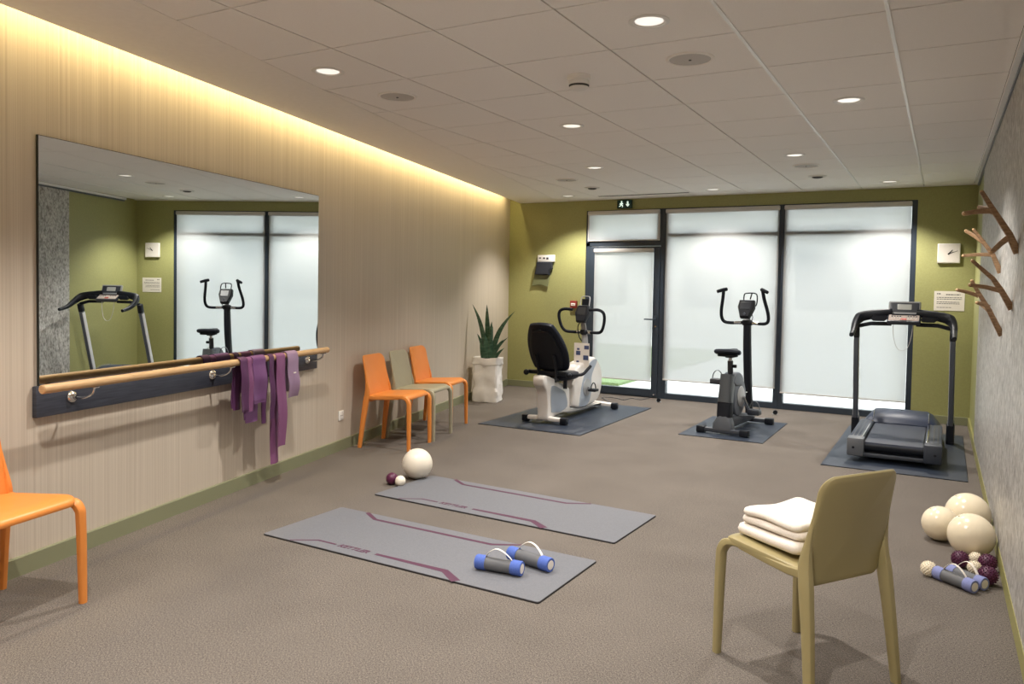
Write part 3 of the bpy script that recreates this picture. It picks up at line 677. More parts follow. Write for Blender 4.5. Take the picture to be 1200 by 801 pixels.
def plain_ball(label, x, y, r, m):
    t = thing('hand_ball', label, 'ball', (x, y, 0), 0)
    MB().sphere((0, 0, r), r, 24).build('shell', m, t, 180)
    MB().lathe([(0, .0012), (.004, .001), (.004, -.002), (0, -.002)], 8, lambda p: V(p.x, p.y, p.z+2*r)).build('valve', m, t)
plain_ball('small plum ball touching the cream ball by the mat', -3.262, 4.17, .0405, M['ballplum'])
plain_ball('small ivory ball beside a plum ball by the mat', -3.186, 4.165, .0357, M['ballwhite'])
ball('cream exercise ball standing out farthest from the mosaic wall', .012, 4.85, .094, M['ballcream'])
ball('largest cream exercise ball, nearest the treadmill', .148, 5.045, .118, M['ballcream'])
ball('large cream exercise ball beside the small plum balls', .155, 4.63, .112, M['ballcream'])
def spike_ball(label, x, y, r, m, z=0):
    t = thing('massage_ball', label, 'ball', (x, y, z), 0, 'small spiky massage balls')
    MB().sphere((0, 0, r), r*.90, 20).build('core', m, t, 180)
    b = MB(); N = 130
    for i in range(N):
        zz = 1-2*(i+.5)/N; a = i*2.399963; q = sqrt(1-zz*zz); n = Vector((q*cos(a), q*sin(a), zz)); u = n.orthogonal().normalized(); v = n.cross(u)
        base = [n*r*.88+(u*cos(k*pi/2)+v*sin(k*pi/2))*r*.10 for k in range(4)]; top = [n*r*1.02+(u*cos(k*pi/2)+v*sin(k*pi/2))*r*.05 for k in range(4)]
        b.add([p+V(0, 0, r) for p in base+top], [(0, 1, 5, 4), (1, 2, 6, 5), (2, 3, 7, 6), (3, 0, 4, 7), (4, 5, 6, 7)])
    o = b.build('nubs', m, t, 60); o['kind'] = 'stuff'
spike_ball('ivory massage ball lying apart on the carpet', -.03, 4.20, .037, M['spikewhite'])
spike_ball('plum massage ball between the dumbbells and the cream balls', .105, 4.42, .042, M['spikeplum'])
spike_ball('plum massage ball between the mosaic wall and a big cream ball', .222, 4.43, .043, M['spikeplum'])
spike_ball('plum massage ball at the end of the lavender dumbbells', .215, 4.22, .045, M['spikeplum'])
spike_ball('ivory massage ball touching the large cream ball', .175, 4.50, .033, M['spikewhite'])
spike_ball('ivory massage ball among the plum ones', .165, 4.35, .033, M['spikewhite'])
dumbbell('lavender dumbbell farther from the plum balls than its twin', (.0, 4.185), (.158, 4.06), 0, M['lav'], 1.0, 0)
dumbbell('lavender dumbbell closer to the plum balls than its twin', (.055, 4.245), (.20, 4.125), 0, M['lav'], 1.0, .01)

# ------------------------------------------------------------------ plant in a paper bag
PB = (-4.735, 7.85)
t = thing('paper_bag_planter', 'crumpled white paper bag used as a planter by the corner', 'planter', (*PB, 0), radians(14))
rnd = random.Random(5)
bo_ = rrect(.285, .25, .035, 4); base_ = []
for i in range(len(bo_)):
    a_, b_ = bo_[i], bo_[(i+1) % len(bo_)]; q = max(1, int(hypot(b_[0]-a_[0], b_[1]-a_[1])/.03))
    base_ += [(a_[0]+(b_[0]-a_[0])*j/q, a_[1]+(b_[1]-a_[1])*j/q) for j in range(q)]
n = len(base_)
def crumple(x, y, z): return .005*sin(33*x+13*z+1)+.004*sin(41*z+29*y)+.004*sin(37*y-27*z+2)+.003*sin(61*z+57*x)+rnd.uniform(-.004, .004)
def bag_rings(zs, ks):
    vs = []
    for z, k in zip(zs, ks):
        for (x, y) in base_:
            d = crumple(x, y, z)*(1 if z > .01 else .2); L = hypot(x, y); vs.append((x*(k+d/L), y*(k+d/L), z+(.006*sin(x*29+y*17) if z > .43 else 0)))
    return vs
zs = [0, .012, .05, .09, .13, .17, .21, .25, .29, .33, .37, .41, .455]; ks = [1.06, 1.11, 1.10, 1.09, 1.08, 1.07, 1.06, 1.05, 1.04, 1.04, 1.05, 1.07, 1.08]
vs = bag_rings(zs, ks); fs = [(i*n+k, i*n+(k+1) % n, (i+1)*n+(k+1) % n, (i+1)*n+k) for i in range(len(zs)-1) for k in range(n)]+[tuple(range(n-1, -1, -1))]
mk('bag', vs, fs, M['paper'], t, 24)
zs = [.435, .445, .48, .515, .522, .51, .44]; ks = [1.11, 1.15, 1.15, 1.15, 1.12, 1.06, 1.03]
vs = bag_rings(zs, ks); fs = [(i*n+k, i*n+(k+1) % n, (i+1)*n+(k+1) % n, (i+1)*n+k) for i in range(len(zs)-1) for k in range(n)]
mk('folded_rim', vs, fs, M['paper'], t, 25)
t2 = thing('snake_plant', 'snake plant with tall pointed dark green leaves', 'plant', (*PB, .0), radians(14))
MB().plate([(p[0]*.93, p[1]*.93) for p in base_], .06, lambda x, y: .43+.006*sin(x*60)*sin(y*50), None, .01).build('soil', M['soil'], t2)
def leaf(bx, by, h, lean, az, wd, curl):
    vs = []; fs = []; N = 12
    dx, dy = cos(az), sin(az); tw_ = radians(15)+rnd.uniform(-.5, .5); px, py = cos(tw_), sin(tw_); qx, qy = -py, px
    for i in range(N+1):
        u = i/N; wv = wd*(.55+.9*u-1.45*u*u*u)*(1 if u < .97 else .25); off = lean*u*u*h+curl*u**3
        c = V(bx+dx*off, by+dy*off, .45+h*u*(1-.12*lean*u))
        for k, (a, b) in enumerate(((-1, .0), (-.5, -.5), (0, -.7), (.5, -.5), (1, 0), (0, -.35))):
            vs.append(c+V(px, py, 0)*(a*wv/2)+V(qx, qy, 0)*(b*wv*.28))
    for i in range(N):
        for k in range(6): fs.append((i*6+k, i*6+(k+1) % 6, (i+1)*6+(k+1) % 6, (i+1)*6+k))
    fs += [tuple(range(5, -1, -1)), tuple(N*6+k for k in range(6))]
    mk('leaf', vs, fs, M['leaf'], t2, 50)
for (bx_, by_, h_, ln, az, wd, cu) in [(-.03, -.02, .71, .13, 195, .075, .07), (-.01, .03, .70, .06, 190, .075, -.02), (.03, -.03, .42, .08, 320, .08, 0), (.0, -.05, .34, .1, 250, .085, 0), (.05, .02, .64, .22, 12, .075, .12),
                                       (.06, -.02, .34, .5, 355, .07, .03), (-.04, .02, .36, .28, 195, .065, 0), (.0, .05, .44, .12, 60, .075, 0), (.04, .03, .30, .45, 20, .06, 0), (-.04, -.06, .26, .25, 250, .065, 0), (.02, .0, .50, .04, 0, .08, 0), (.07, .03, .20, .6, 10, .06, 0)]:
    leaf(bx_, by_, h_, ln, radians(az), wd, cu)

# ------------------------------------------------------------------ rubber floor mats
def rubber(label, x0, y0, x1, y1):
    t = thing('rubber_mat', label, 'mat', (x0, y0, 0), 0, 'rubber mats under the machines')
    MB().prism([(0, 0), (x1-x0, 0), (x1-x0, y1-y0), (0, y1-y0)], 0, .004).build('base', M['black'], t, 0)
    MB().prism([(.004, .004), (x1-x0-.004, .004), (x1-x0-.004, y1-y0-.004), (.004, y1-y0-.004)], .004, .006).build('ribbed_top', M['rubber'], t, 0)
rubber('dark rubber mat under the recumbent bike', -4.005, 6.47, -2.905, 8.45)
rubber('dark rubber mat under the upright bike', -2.165, 7.07, -1.39, 8.30)
rubber('dark rubber mat under the treadmill', -.825, 6.465, .185, 8.55)

def side_prism(poly, x0, x1, bev=.012):
    # profile in (y, z) extruded along x with a bevelled rim
    bm = bmesh.new(); a = [bm.verts.new((x0, p[0], p[1])) for p in poly]; f_ = bm.faces.new(a)
    r_ = bmesh.ops.extrude_face_region(bm, geom=[f_]); bmesh.ops.translate(bm, vec=(x1-x0, 0, 0), verts=[g for g in r_['geom'] if isinstance(g, bmesh.types.BMVert)])
    if bev:
        ed = [e for e in bm.edges if abs(e.verts[0].co.x-e.verts[1].co.x) < 1e-6]
        bmesh.ops.bevel(bm, geom=ed, offset=bev, segments=3, profile=.5, affect='EDGES')
    bm.verts.index_update(); v = [x.co.copy() for x in bm.verts]; f2 = [[q.index for q in x.verts] for x in bm.faces]; bm.free()
    return v, f2
def sp(pts, n=5): return [(p.x, p.y) for p in smooth_path([(a, b, 0) for a, b in pts], n)]

# ------------------------------------------------------------------ recumbent bike (rider faces +y)
def recumbent():
    t = thing('recumbent_bike', 'white recumbent exercise bike with high black backrest', 'exercise bike', (-3.47, 6.87, .006), radians(-1.5))
    for nm, y, hw in (('rear_stabiliser', .0, .25), ('front_stabiliser', 1.245, .25)):
        b = MB().sweep([(-hw+.06, y, .045), (0, y, .05), (hw-.06, y, .045)], [(.032, .022), (.036, .028), (.032, .022)], 12, ref=(0, 0, 1), pw=3).build(nm, M['cream'], t)
        for s in (-1, 1): MB().b2((s*hw if s < 0 else hw-.07, y-.038, .002), (-hw+.07 if s < 0 else hw, y+.038, .072), .014).build('foot_cap', M['black'], b)
    v, f_ = side_prism(sp([(-.055, .06), (-.05, .16), (-.075, .32), (-.145, .40), (-.145, .475), (-.08, .485), (.10, .43), (.36, .335), (.42, .29), (.44, .13), (.52, .10), (.75, .085), (1.0, .08), (1.19, .06), (1.29, .055), (1.29, .045), (1.0, .045), (.5, .05), (.30, .07), (.12, .065), (.06, .05), (-.05, .045)], 3), -.062, .062, .014)
    mk('frame_shell', v, f_, M['cream'], t)
    for s in (-1, 1):
        x = s*.0632
        v, f_ = side_prism(sp([(.02, .11), (.0, .32), (.05, .375), (.27, .30), (.33, .25), (.36, .13), (.20, .09)], 3), x-.003, x+.003, 0); mk('side_panel', v, f_, M['bluegrey'], t)
    hs = sp([(.42, .12), (.47, .30), (.52, .46), (.60, .535), (.78, .57), (.90, .60), (1.02, .585), (1.14, .49), (1.19, .36), (1.17, .22), (1.08, .12), (.85, .075), (.6, .075)], 4)
    v, f_ = side_prism(hs, -.085, .085, .028); mk('drive_housing', v, f_, M['cream'], t)
    for s in (-1, 1):
        x = s*.0855
        v, f_ = side_prism(sp([(.60, .10), (.64, .27), (.71, .42), (.84, .54), (.96, .575), (1.03, .555), (.95, .47), (.89, .38), (.90, .24), (.84, .12), (.72, .085)], 3), x-.003, x+.003, 0); mk('side_fairing', v, f_, M['bluegrey'], t)
        c = MB().lathe([(.0, .0), (.095, 0), (.092, .008), (.05, .012), (.02, .018), (0, .018)], 28, lambda p, s=s: V(s*(.086+p.z), .78+p.x, .285+p.y)).build('crank_disc', M['silver'], t)
        a = radians(70) if s < 0 else radians(250)
        py, pz = .78+.085*cos(a)*(.4), .285+.16*sin(a)*(.15)
        MB().sweep([(s*.108, .78, .285), (s*.120, py, pz)], [(.012, .008), (.014, .009)], 8).build('crank_arm', M['dgrey'], t)
        p = MB().b2((s*.125 if s > 0 else -.215, py-.05, pz-.014), (.215 if s > 0 else -.125, py+.05, pz+.014), .01).build('pedal', M['black'], t)
        MB().tube([(s*.17+.0*k, py-.062*cos(pi*k/10), pz+.078*sin(pi*k/10)) for k in range(11)], .006, 8).build('pedal_strap', M['black'], t)
    MB().sweep(smooth_path([(0, .90, .57), (0, .90, .68), (0, .88, .82), (0, .845, .95), (0, .83, 1.02)], 4), lerp_list([(.05, .045), (.034, .036), (.028, .03), (.026, .026)], 17), 12).build('mast', M['silver'], t)
    MB().sphere((0, .86, .875), .042, 14, (1.2, .9, .9)).build('mast_clamp', M['black'], t)
    # console with sheet holder
    o = [(-.085, .05), (-.06, .13), (.06, .13), (.085, .05), (.05, -.05), (-.05, -.05)]
    cs = MB().plate(o, .07, None, lambda p: V(p.x, .80+p.y*.42-p.z, 1.03+p.y+p.z*.35), .012).build('console', M['black'], t)
    MB().plate([(-.05, .02), (-.045, .10), (.045, .10), (.05, .02)], .004, None, lambda p: V(p.x, .763+p.y*.42-p.z, 1.043+p.y), .003).build('display', mat('dark_display', (34, 39, 47), .35), cs)
    MB().tube(smooth_path([(-.055, .86, 1.15), (-.052, .89, 1.24), (-.03, .90, 1.262), (.03, .90, 1.262), (.052, .89, 1.24), (.055, .86, 1.15)], 4), .0055, 8).build('bottle_rack', M['silver'], t)
    MB().plate([(-.042, 1.15), (-.04, 1.235), (.04, 1.235), (.042, 1.15)], .012, None, lambda p: V(p.x, .885-p.z, p.y), .004).build('rack_plate', M['black'], t)
    for s in (-1, 1):
        P = smooth_path([(s*.02, .86, .872), (s*.12, .85, .872), (s*.205, .83, .880), (s*.248, .81, .93), (s*.272, .79, 1.03), (s*.258, .78, 1.095), (s*.20, .775, 1.122), (s*.10, .775, 1.118)], 5)
        MB().tube(P, .0165, 12).build('handlebar', M['foam'], t)
        MB().tube([(s*.035, .862, .872), (s*.085, .854, .872)], .018, 12).build('pulse_sensor', M['chrome'], t)
    MB().tube(smooth_path([(-.01, .80, .99), (-.045, .80, .93), (-.05, .85, .82), (-.015, .875, .76)], 5), .006, 8).build('cable', M['black'], t)
    # laminated instruction sheet with pictures, leaning on the mast
    sh = MB().b2((-.035, .700, .50), (.145, .703, .765)).build('instruction_sheet', M['paperwhite'], t, 0)
    for (x, z, w_, h_) in ((.0, .69, .03, .02), (.085, .70, .055, .04), (-.01, .635, .05, .045), (.075, .585, .06, .05), (-.005, .545, .03, .03)):
        MB().b2((x, .6985, z), (x+w_, .7, z+h_)).build('picture', M['picblue'], sh, 0)
    # seat
    MB().plate(rrect(.38, .30, .09, 6, 0, .30), .07, lambda x, y: .455+.05*(y-.30)+.10*x*x, None, .03).build('seat_cushion', M['vinyl'], t)
    MB().b2((-.07, .08, .40), (.07, .50, .435), .01).build('seat_carriage', M['dgrey'], t)
    bo = []
    for (x, y) in [(-.19, .0), (-.215, .10), (-.215, .22), (-.19, .34), (-.135, .46), (-.10, .485), (0, .495), (.10, .485), (.135, .46), (.19, .34), (.215, .22), (.215, .10), (.19, .0), (.12, -.025), (0, -.03), (-.12, -.025)]: bo.append((x, y))
    bo = [(p.x, p.y) for p in smooth_path([(a, b, 0) for a, b in bo]+[(-.19, 0, 0)], 3)][:-1]
    bk = lambda p: V(p.x, .115-p.y*.50+p.z*.9+.5*p.x*p.x, .545+p.y*.93+p.z*.45)
    MB().plate(bo, .06, None, bk, .024).build('backrest', M['vinyl'], t)
    o2 = [(x*.78, .03+y*.82) for x, y in bo]
    MB().plate(o2, .02, lambda x, y: -.036, bk, .008).build('backrest_shell', M['black'], t)
    MB().tube(smooth_path([(-.10, .02, .44), (-.10, .03, .52), (-.10, -.03, .68)], 4), .014, 8).build('back_support', M['black'], t)
    MB().tube(smooth_path([(.10, .02, .44), (.10, .03, .52), (.10, -.03, .68)], 4), .014, 8).build('back_support', M['black'], t)
    MB().b2((-.25, .06, .475), (.25, .12, .515), .014).build('cross_bar', M['black'], t)
    for s in (-1, 1):
        MB().tube(smooth_path([(s*.235, .05, .49), (s*.25, .14, .485), (s*.262, .30, .48), (s*.262, .42, .52), (s*.255, .50, .545)], 5), .016, 10).build('side_grip', M['foam'], t)
        MB().sphere((s*.24, .03, .492), .03, 12).build('grip_knob', M['black'], t)
    MB().sweep([(.095, .25, .43), (.11, .22, .33)], [.02, .022], 10).build('adjust_lever', M['dgrey'], t)
recumbent()

# ------------------------------------------------------------------ upright bike
def upright():
    t = thing('upright_bike', 'black and silver upright exercise bike with tall curved handlebars', 'exercise bike', (-1.80, 7.275, .006), radians(-5))
    for nm, y, hw in (('rear_stabiliser', .0, .25), ('front_stabiliser', .845, .235)):
        b = MB().sweep([(-hw+.05, y, .036), (hw-.05, y, .036)], [(.030, .022)]*2, 12, ref=(0, 0, 1), pw=4).build(nm, M['dgrey'], t)
        for s in (-1, 1): MB().b2((-hw if s < 0 else hw-.085, y-.037, .002), (-hw+.085 if s < 0 else hw, y+.037, .066), .012).build('foot_cap', M['black'], b)
    # flared foot, tower and beam
    MB().add(*(lambda r0, r1: ([V(x, y, .045) for x, y in r0]+[V(x*.95, y, .10) for x, y in r0]+[V(x, y, .175) for x, y in r1], [(i, (i+1) % 20, (i+1) % 20+20*k+20, i+20*k+20) if False else (i+20*k, (i+1) % 20+20*k, (i+1) % 20+20*(k+1), i+20*(k+1)) for k in range(2) for i in range(20)]+[tuple(range(19, -1, -1)), tuple(range(40, 60))]))(rrect(.20, .10, .03, 5, 0, .02), rrect(.115, .11, .03, 5, 0, .045))).build('flared_foot', mat('foot_grey', (74, 78, 84), .42), t)
    MB().sweep([(0, .05, .16), (0, .06, .30)], [(.066, .062), (.066, .066)], 16, ref=(0, 1, 0), pw=5).build('tower_base', M['black'], t)
    MB().sweep([(0, .06, .295), (0, .085, .42), (0, .12, .545)], [(.062, .07), (.058, .075), (.056, .09)], 16, ref=(0, 1, 0), pw=5).build('tower', mat('gunmetal', (66, 70, 74), .4), t)
    v, f_ = side_prism(sp([(.02, .06), (.04, .14), (.2, .17), (.5, .15), (.78, .09), (.88, .06), (.7, .045), (.3, .045)], 3), -.045, .045, .012); mk('beam', v, f_, M['dgrey'], t)
    v, f_ = side_prism(sp([(.14, .42), (.18, .50), (.26, .535), (.38, .51), (.47, .44), (.52, .33), (.48, .22), (.38, .15), (.24, .15), (.16, .24)], 4), -.052, .052, .018); mk('flywheel_housing', v, f_, M['mgrey'], t)
    v, f_ = side_prism(sp([(.10, .48), (.16, .56), (.30, .565), (.40, .50), (.36, .44), (.2, .44)], 4), -.06, .06, .016); mk('top_cover', v, f_, M['mgrey'], t)
    for s in (-1, 1):
        MB().lathe([(0, 0), (.10, 0), (.10, .006), (.09, .012), (.04, .016), (0, .016)], 30, lambda p, s=s: V(s*(.053+p.z), .34+p.x, .33+p.y)).build('crank_disc', M['silver'], t)
        ang = radians(128) if s < 0 else radians(-52)
        py, pz = .34+.17*cos(ang), .33+.17*sin(ang)
        if s < 0: py, pz = .19, .475
        else: py, pz = .50, .165
        MB().sweep([(s*.08, .34, .33), (s*.088, (py+.34)/2, (pz+.33)/2), (s*.095, py, pz)], [(.014, .009), (.012, .009), (.014, .009)], 10).build('crank_arm', M['chrome'], t)
        MB().b2((-.19 if s < 0 else .085, py-.05, pz-.026), (-.075 if s < 0 else .20, py+.05, pz+.026), .008).build('pedal', M['dgrey'], t)
        xs = s*.137
        MB().sweep([(xs+.05*cos(pi*k/12), py+.02, pz+.02+.085*sin(pi*k/12)) for k in range(13)], [(.012, .003)]*13, 8, ref=(0, 0, 1)).build('pedal_strap', M['dgrey'], t)
    MB().cyl((0, .185, .50), (0, .165, .685), .026, 16).build('seat_sleeve', M['dgrey'], t)
    MB().cyl((0, .167, .66), (0, .155, .745), .017, 14).build('seat_post', M['chrome'], t)
    MB().cyl((.02, .17, .635), (.058, .17, .635), .016, 12).build('adjust_knob', M['black'], t)
    MB().b2((-.035, .11, .715), (.035, .20, .745), .008).build('seat_clamp', M['black'], t)
    so = [(p.x, p.y) for p in smooth_path([(-.125, .02, 0), (-.11, -.04, 0), (0, -.055, 0), (.11, -.04, 0), (.125, .02, 0), (.10, .10, 0), (.045, .17, 0), (.025, .245, 0), (0, .26, 0), (-.025, .245, 0), (-.045, .17, 0), (-.10, .10, 0), (-.125, .02, 0)], 3)][:-1]
    MB().plate([(x, y+.07) for x, y in so], .045, lambda x, y: .772+.025*max(0, (.10-y))/.1*.6-.3*x*x, None, .022).build('saddle', M['vinyl'], t)
    MB().plate([(x*.75, y*.85+.08) for x, y in so], .024, lambda x, y: .742, None, .01).build('saddle_base', M['black'], t)
    mp_ = smooth_path([(0, .80, .06), (0, .785, .20), (0, .745, .36), (0, .70, .60), (0, .67, .82), (0, .655, 1.03)], 4)
    MB().sweep(mp_, lerp_list([(.034, .045), (.034, .05), (.036, .05), (.037, .046), (.035, .042)], len(mp_)), 14, ref=(0, 1, 0), pw=3).build('mast', M['black'], t)
    MB().sweep([(.0, .44, .33), (.0, .60, .335), (0, .75, .33)], [.016]*3, 10).build('frame_strut', M['chrome'], t)
    MB().sphere((0, .65, 1.035), .05, 14, (1.25, .9, .8)).build('handlebar_clamp', M['black'], t)
    for s in (-1, 1):
        P = smooth_path([(s*.03, .645, 1.035), (s*.12, .62, 1.03), (s*.20, .59, 1.035), (s*.232, .57, 1.07), (s*.232, .54, 1.15), (s*.205, .50, 1.28), (s*.195, .485, 1.355)], 5)
        MB().tube(P, .0165, 12).build('handlebar', M['foam'], t)
        MB().tube([(s*.06, .637, 1.033), (s*.125, .619, 1.031)], .0178, 12).build('pulse_sensor', M['chrome'], t)
        MB().sweep([(s*.175, .52, 1.368), (s*.20, .485, 1.36), (s*.25, .45, 1.342)], [.018, .019, .016], 12).build('hand_grip', M['foam'], t)
    cs = MB().plate([(-.075, .10), (.075, .10), (.085, .03), (.045, -.075), (-.045, -.075), (-.085, .03)], .075, None, lambda p: V(p.x, .60+p.y*.45-p.z, 1.155+p.y+p.z*.4), .014).build('console', M['black'], t)
    MB().plate([(-.055, .075), (.055, .075), (.05, .0), (-.05, .0)], .004, None, lambda p: V(p.x, .560+p.y*.45-p.z, 1.172+p.y), .003).build('display', mat('dark_display', (34, 39, 47), .35), cs)
    MB().cyl((0, .535, 1.125), (0, .55, 1.129), .012, 12).build('dial', M['mgrey'], cs)
    MB().tube(smooth_path([(-.045, .66, 1.26), (-.045, .675, 1.315), (-.02, .68, 1.33), (.06, .68, 1.33), (.085, .675, 1.30), (.085, .66, 1.22), (.06, .65, 1.19)], 4), .0065, 8).build('reading_rack', M['black'], t)
    MB().tube([(.02, .66, 1.27), (.03, .68, 1.33)], .007, 8).build('rack_strut', M['black'], t)
    MB().tube(smooth_path([(.05, .62, 1.13), (.06, .63, 1.09), (.045, .64, 1.05)], 4), .004, 6).build('cable', M['black'], t)
upright()

# ------------------------------------------------------------------ treadmill (runner faces +y)
def treadmill():
    t = thing('treadmill', 'grey treadmill with dark blue belt and arched console', 'treadmill', (-.325, 6.72, .006), radians(0))
    MB().b2((-.30, .10, .045), (.30, 1.50, .115), .01).build('base_frame', M['dgrey'], t)
    MB().b2((-.215, .055, .115), (.215, 1.08, .163), .008).build('deck', M['black'], t)
    MB().add(*(lambda P: ([V(x, y, z) for (y, z) in P for x in (-.205, .205)], [(2*i, 2*i+1, 2*i+3, 2*i+2) for i in range(len(P)-1)]))([(.11, .08), (.06, .085), (.035, .125), (.045, .16), (.075, .1685), (.3, .1685), (.6, .1685), (1.08, .1685)])).build('running_belt', mat('belt_blue', (31, 39, 57), .55), t)
    MB().cyl((-.21, .075, .125), (.21, .075, .125), .04, 20).build('rear_roller', M['black'], t)
    MB().b2((-.22, .02, .045), (.22, .05, .075), .008).build('rear_bar', M['dgrey'], t)
    for s in (-1, 1):
        a, b = (.215, .335) if s > 0 else (-.335, -.215)
        r_ = MB().b2((a, .10, .10), (b, 1.12, .188), .012).build('side_rail', mat('rail_slate', (50, 58, 72), .5), t)
        for k in range(3):
            x = a+.03+.03*k; MB().b2((x-.006, .11, .1875), (x+.006, 1.1, .1905), .001).build('tread_groove', M['dgrey'], r_, 0)
        MB().b2((s*.232-.006, .10, .185), (s*.232+.006, 1.26, .196), .003).build('chrome_strip', M['chrome'], t)
        e = MB().b2((a-.004, .0, .045), (b+.004, .125, .192), .014).build('rear_cap', mat('cap_grey', (92, 96, 102), .45) if s < 0 else mat('cap_slate', (48, 54, 65), .5), t)
        MB().cyl((s*.29, -.004, .115), (s*.29, .004, .115), .010, 12).build('adjust_bolt', M['black'], e)
        # uprights
        MB().sweep([(s*.398, 1.31, .004), (s*.398, 1.31, .17), (s*.398, 1.30, .185)], [(.034, .055), (.034, .055), (.030, .05)], 12, ref=(0, 1, 0), pw=5).build('upright_foot', M['black'], t)
        MB().sweep([(s*.398, 1.31, .15), (s*.388, 1.05, .985)], [(.022, .034), (.022, .034)], 12, ref=(0, 1, 0), pw=5).build('upright', M['mgrey'], t)
        for q_ in (1, -1): MB().sweep([(s*.398+q_*.0218, 1.294, .20), (s*.389+q_*.0218, 1.066, .94)], [(.0015, .027), (.0015, .027)], 8, ref=(0, 1, 0), pw=5).build('upright_silver_side', mat('brushed_silver', (206, 208, 210), .35), t)  # silver post sides; the backlit front's shade is put into the darker upright colour
        MB().sweep([(s*.388, 1.06, .955), (s*.388, 1.03, 1.05)], [(.025, .038), (.025, .036)], 12, ref=(0, 1, 0), pw=5).build('upright_cap', M['black'], t)
        P = smooth_path([(s*.396, .66, .985), (s*.396, .80, 1.015), (s*.392, .92, 1.075), (s*.362, 1.0, 1.130), (s*.30, 1.03, 1.152), (s*.20, 1.04, 1.170), (s*.10, 1.05, 1.185)], 5)
        MB().sweep(P, lerp_list([(.018, .018), (.022, .024), (.028, .034), (.038, .046), (.040, .044), (.036, .038), (.030, .032)], len(P)), 12, ref=(0, 0, 1), pw=2.6).build('handrail', M['black'], t)
        MB().sweep([(s*.38, 1.03, 1.05), (s*.27, 1.03, 1.078), (s*.10, 1.04, 1.080)], [(.026, .018)]*3, 12, ref=(0, 0, 1), pw=3).build('lower_bar', M['black'], t)
        MB().plate([(-.075, 0), (-.05, .03), (.05, .03), (.08, .01), (.04, -.022), (-.05, -.022)], .03, None, lambda p, s=s: V(s*.20+p.x, 1.0-p.z, 1.125+p.y), .008).build('cup_holder', M['black'], t)
    # motor hood
    def hood_ring(y, hw, z): return [V(x, y, .10+(z-.10)*k) for x, k in ((-hw-.085, 0), (-hw-.075, .35), (-hw-.012, .86), (-hw+.03, 1), (0, 1.03), (hw-.03, 1), (hw+.012, .86), (hw+.075, .35), (hw+.085, 0))]
    vs = []; fs = []; rs = [(1.06, .245, .175), (1.08, .245, .205), (1.12, .245, .240), (1.20, .245, .262), (1.40, .24, .262), (1.53, .235, .235), (1.56, .23, .17)]
    for (y, hw, z) in rs: vs += hood_ring(y, hw, z)
    for i in range(len(rs)-1):
        for k in range(8): fs.append((i*9+k, i*9+k+1, (i+1)*9+k+1, (i+1)*9+k))
        fs.append((i*9, i*9+8, (i+1)*9+8, (i+1)*9))
    fs += [tuple(range(9)), tuple((len(rs)-1)*9+k for k in range(9))]
    hd = mk('motor_hood', vs, fs, mat('hood_slate', (40, 51, 74), .45), t, 30)
    for s in (-1, 1): MB().sweep(smooth_path([(s*.225, 1.075, .202), (s*.225, 1.12, .246), (s*.225, 1.20, .268), (s*.225, 1.40, .268)], 4), [(.004, .003)]*13, 8, ref=(1, 0, 0)).build('hood_trim', M['chrome'], hd)
    MB().cyl((0, 1.30, .264), (0, 1.30, .272), .012, 12).build('hood_badge', M['mgrey'], hd)
    # console: key tray below, reading panel above
    cs = MB().plate(rrect(.27, .125, .015, 4, 0, 0), .04, None, lambda p: V(p.x, 1.0+p.y*.85-p.z*.5, 1.125+p.y*.55+p.z*.8), .008).build('console', M['dgrey'], t)
    MB().plate(rrect(.245, .09, .01, 4, 0, 0), .004, None, lambda p: V(p.x, .990+p.y*.85-p.z*.5, 1.142+p.y*.55+p.z*.8), .002).build('key_panel', M['pinkbtn'], cs)
    def key(x, y, w_, h_, m, nm='key'): MB().plate(rrect(w_, h_, min(w_, h_)*.3, 3, x, y), .005, None, lambda p: V(p.x, .987+p.y*.85-p.z*.5, 1.1455+p.y*.55+p.z*.8), .002).build(nm, m, cs)
    key(0, -.03, .05, .022, M['redlabel'], 'stop_key')
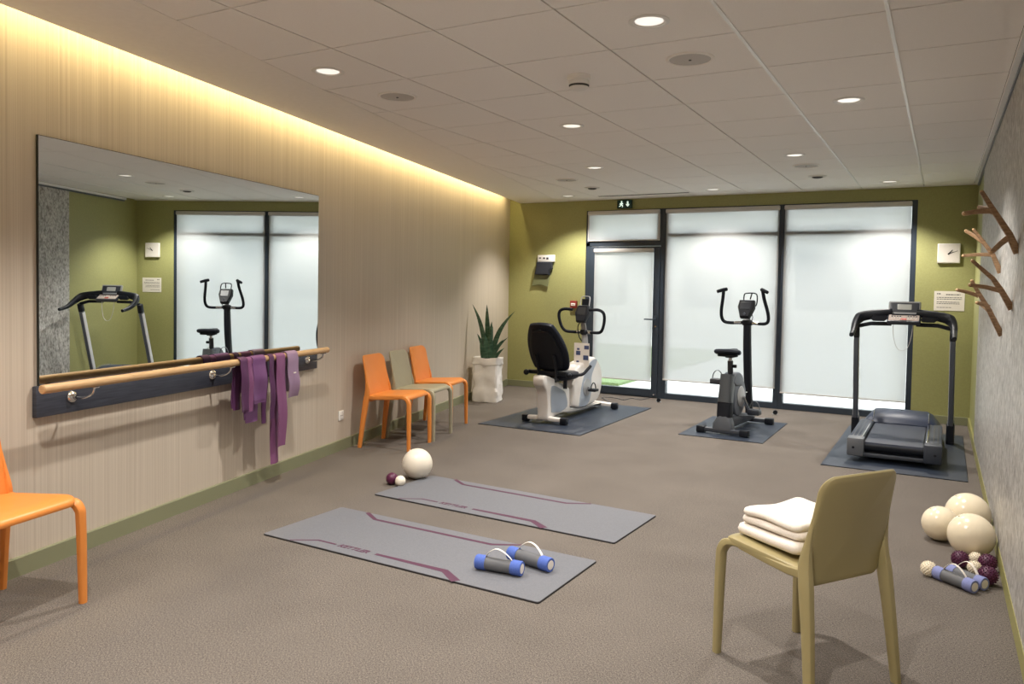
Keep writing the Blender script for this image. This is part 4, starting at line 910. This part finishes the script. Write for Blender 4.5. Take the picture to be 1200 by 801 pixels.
    for k in range(4):
        key(-.095+.022*k, -.015, .014, .012, M['white']); key(.035+.022*k, -.015, .014, .012, M['white'])
        key(-.095+.022*k, .012, .014, .012, M['mgrey']); key(.035+.022*k, .012, .014, .012, M['mgrey'])
    dp = MB().plate(rrect(.262, .125, .012, 4, 0, .065), .03, None, lambda p: V(p.x, 1.05+p.y*.35-p.z, 1.155+p.y+p.z*.3), .008).build('display_panel', M['silver'], t)
    MB().plate(rrect(.235, .085, .006, 4, 0, .075), .003, None, lambda p: V(p.x, 1.034+p.y*.35-p.z, 1.155+p.y), .002).build('display_surround', M['dgrey'], dp)
    MB().plate(rrect(.115, .048, .004, 4, 0.0, .08), .003, None, lambda p: V(p.x, 1.031+p.y*.35-p.z, 1.155+p.y), .001).build('display', M['screen'], dp)
    MB().b2((-.10, 1.012, 1.160), (.10, 1.032, 1.170), .003).build('book_ledge', M['black'], dp)
    MB().tube(smooth_path([(-.085, .985, 1.085), (-.08, .975, .98), (-.05, .97, .875), (-.005, .97, .845), (.04, .97, .88), (.065, .975, .98), (.075, .985, 1.085)], 6), .0028, 6).build('safety_cord', M['grille'], t)
treadmill()

# ------------------------------------------------------------------ floor bits by the glazing
for x, y, lb in [(-2.985, 8.93, 'small round door stop on the carpet beside the door mullion'), (-1.61, 8.80, 'small round door stop in front of the middle mullion')]:
    t = thing('door_stop', lb, 'door stop', (x, y, 0), radians(20), 'floor door stops')
    MB().lathe([(0, 0), (.03, 0), (.03, .012), (.022, .018), (.020, .05), (0, .052)], 18).build('post', M['chrome'], t)
    MB().lathe([(.0, .0), (.024, 0), (.026, .008), (.024, .02), (0, .02)], 18, lambda p: V(p.x, -.012-p.z, .034+p.y)).build('bumper', M['black'], t)
tag(MB().tube(smooth_path([(-3.42, 8.47, .004), (-3.50, 8.62, .004), (-3.70, 8.89, .004), (-3.66, 8.97, .004), (-3.53, 8.95, .004), (-3.40, 8.86, .004), (-3.38, 9.06, .004), (-3.24, 9.02, .004), (-3.20, 9.24, .004)], 6), .004, 6).build('power_cable', M['dgrey']), 'thin grey cable on the carpet before the glazed door', 'cable')
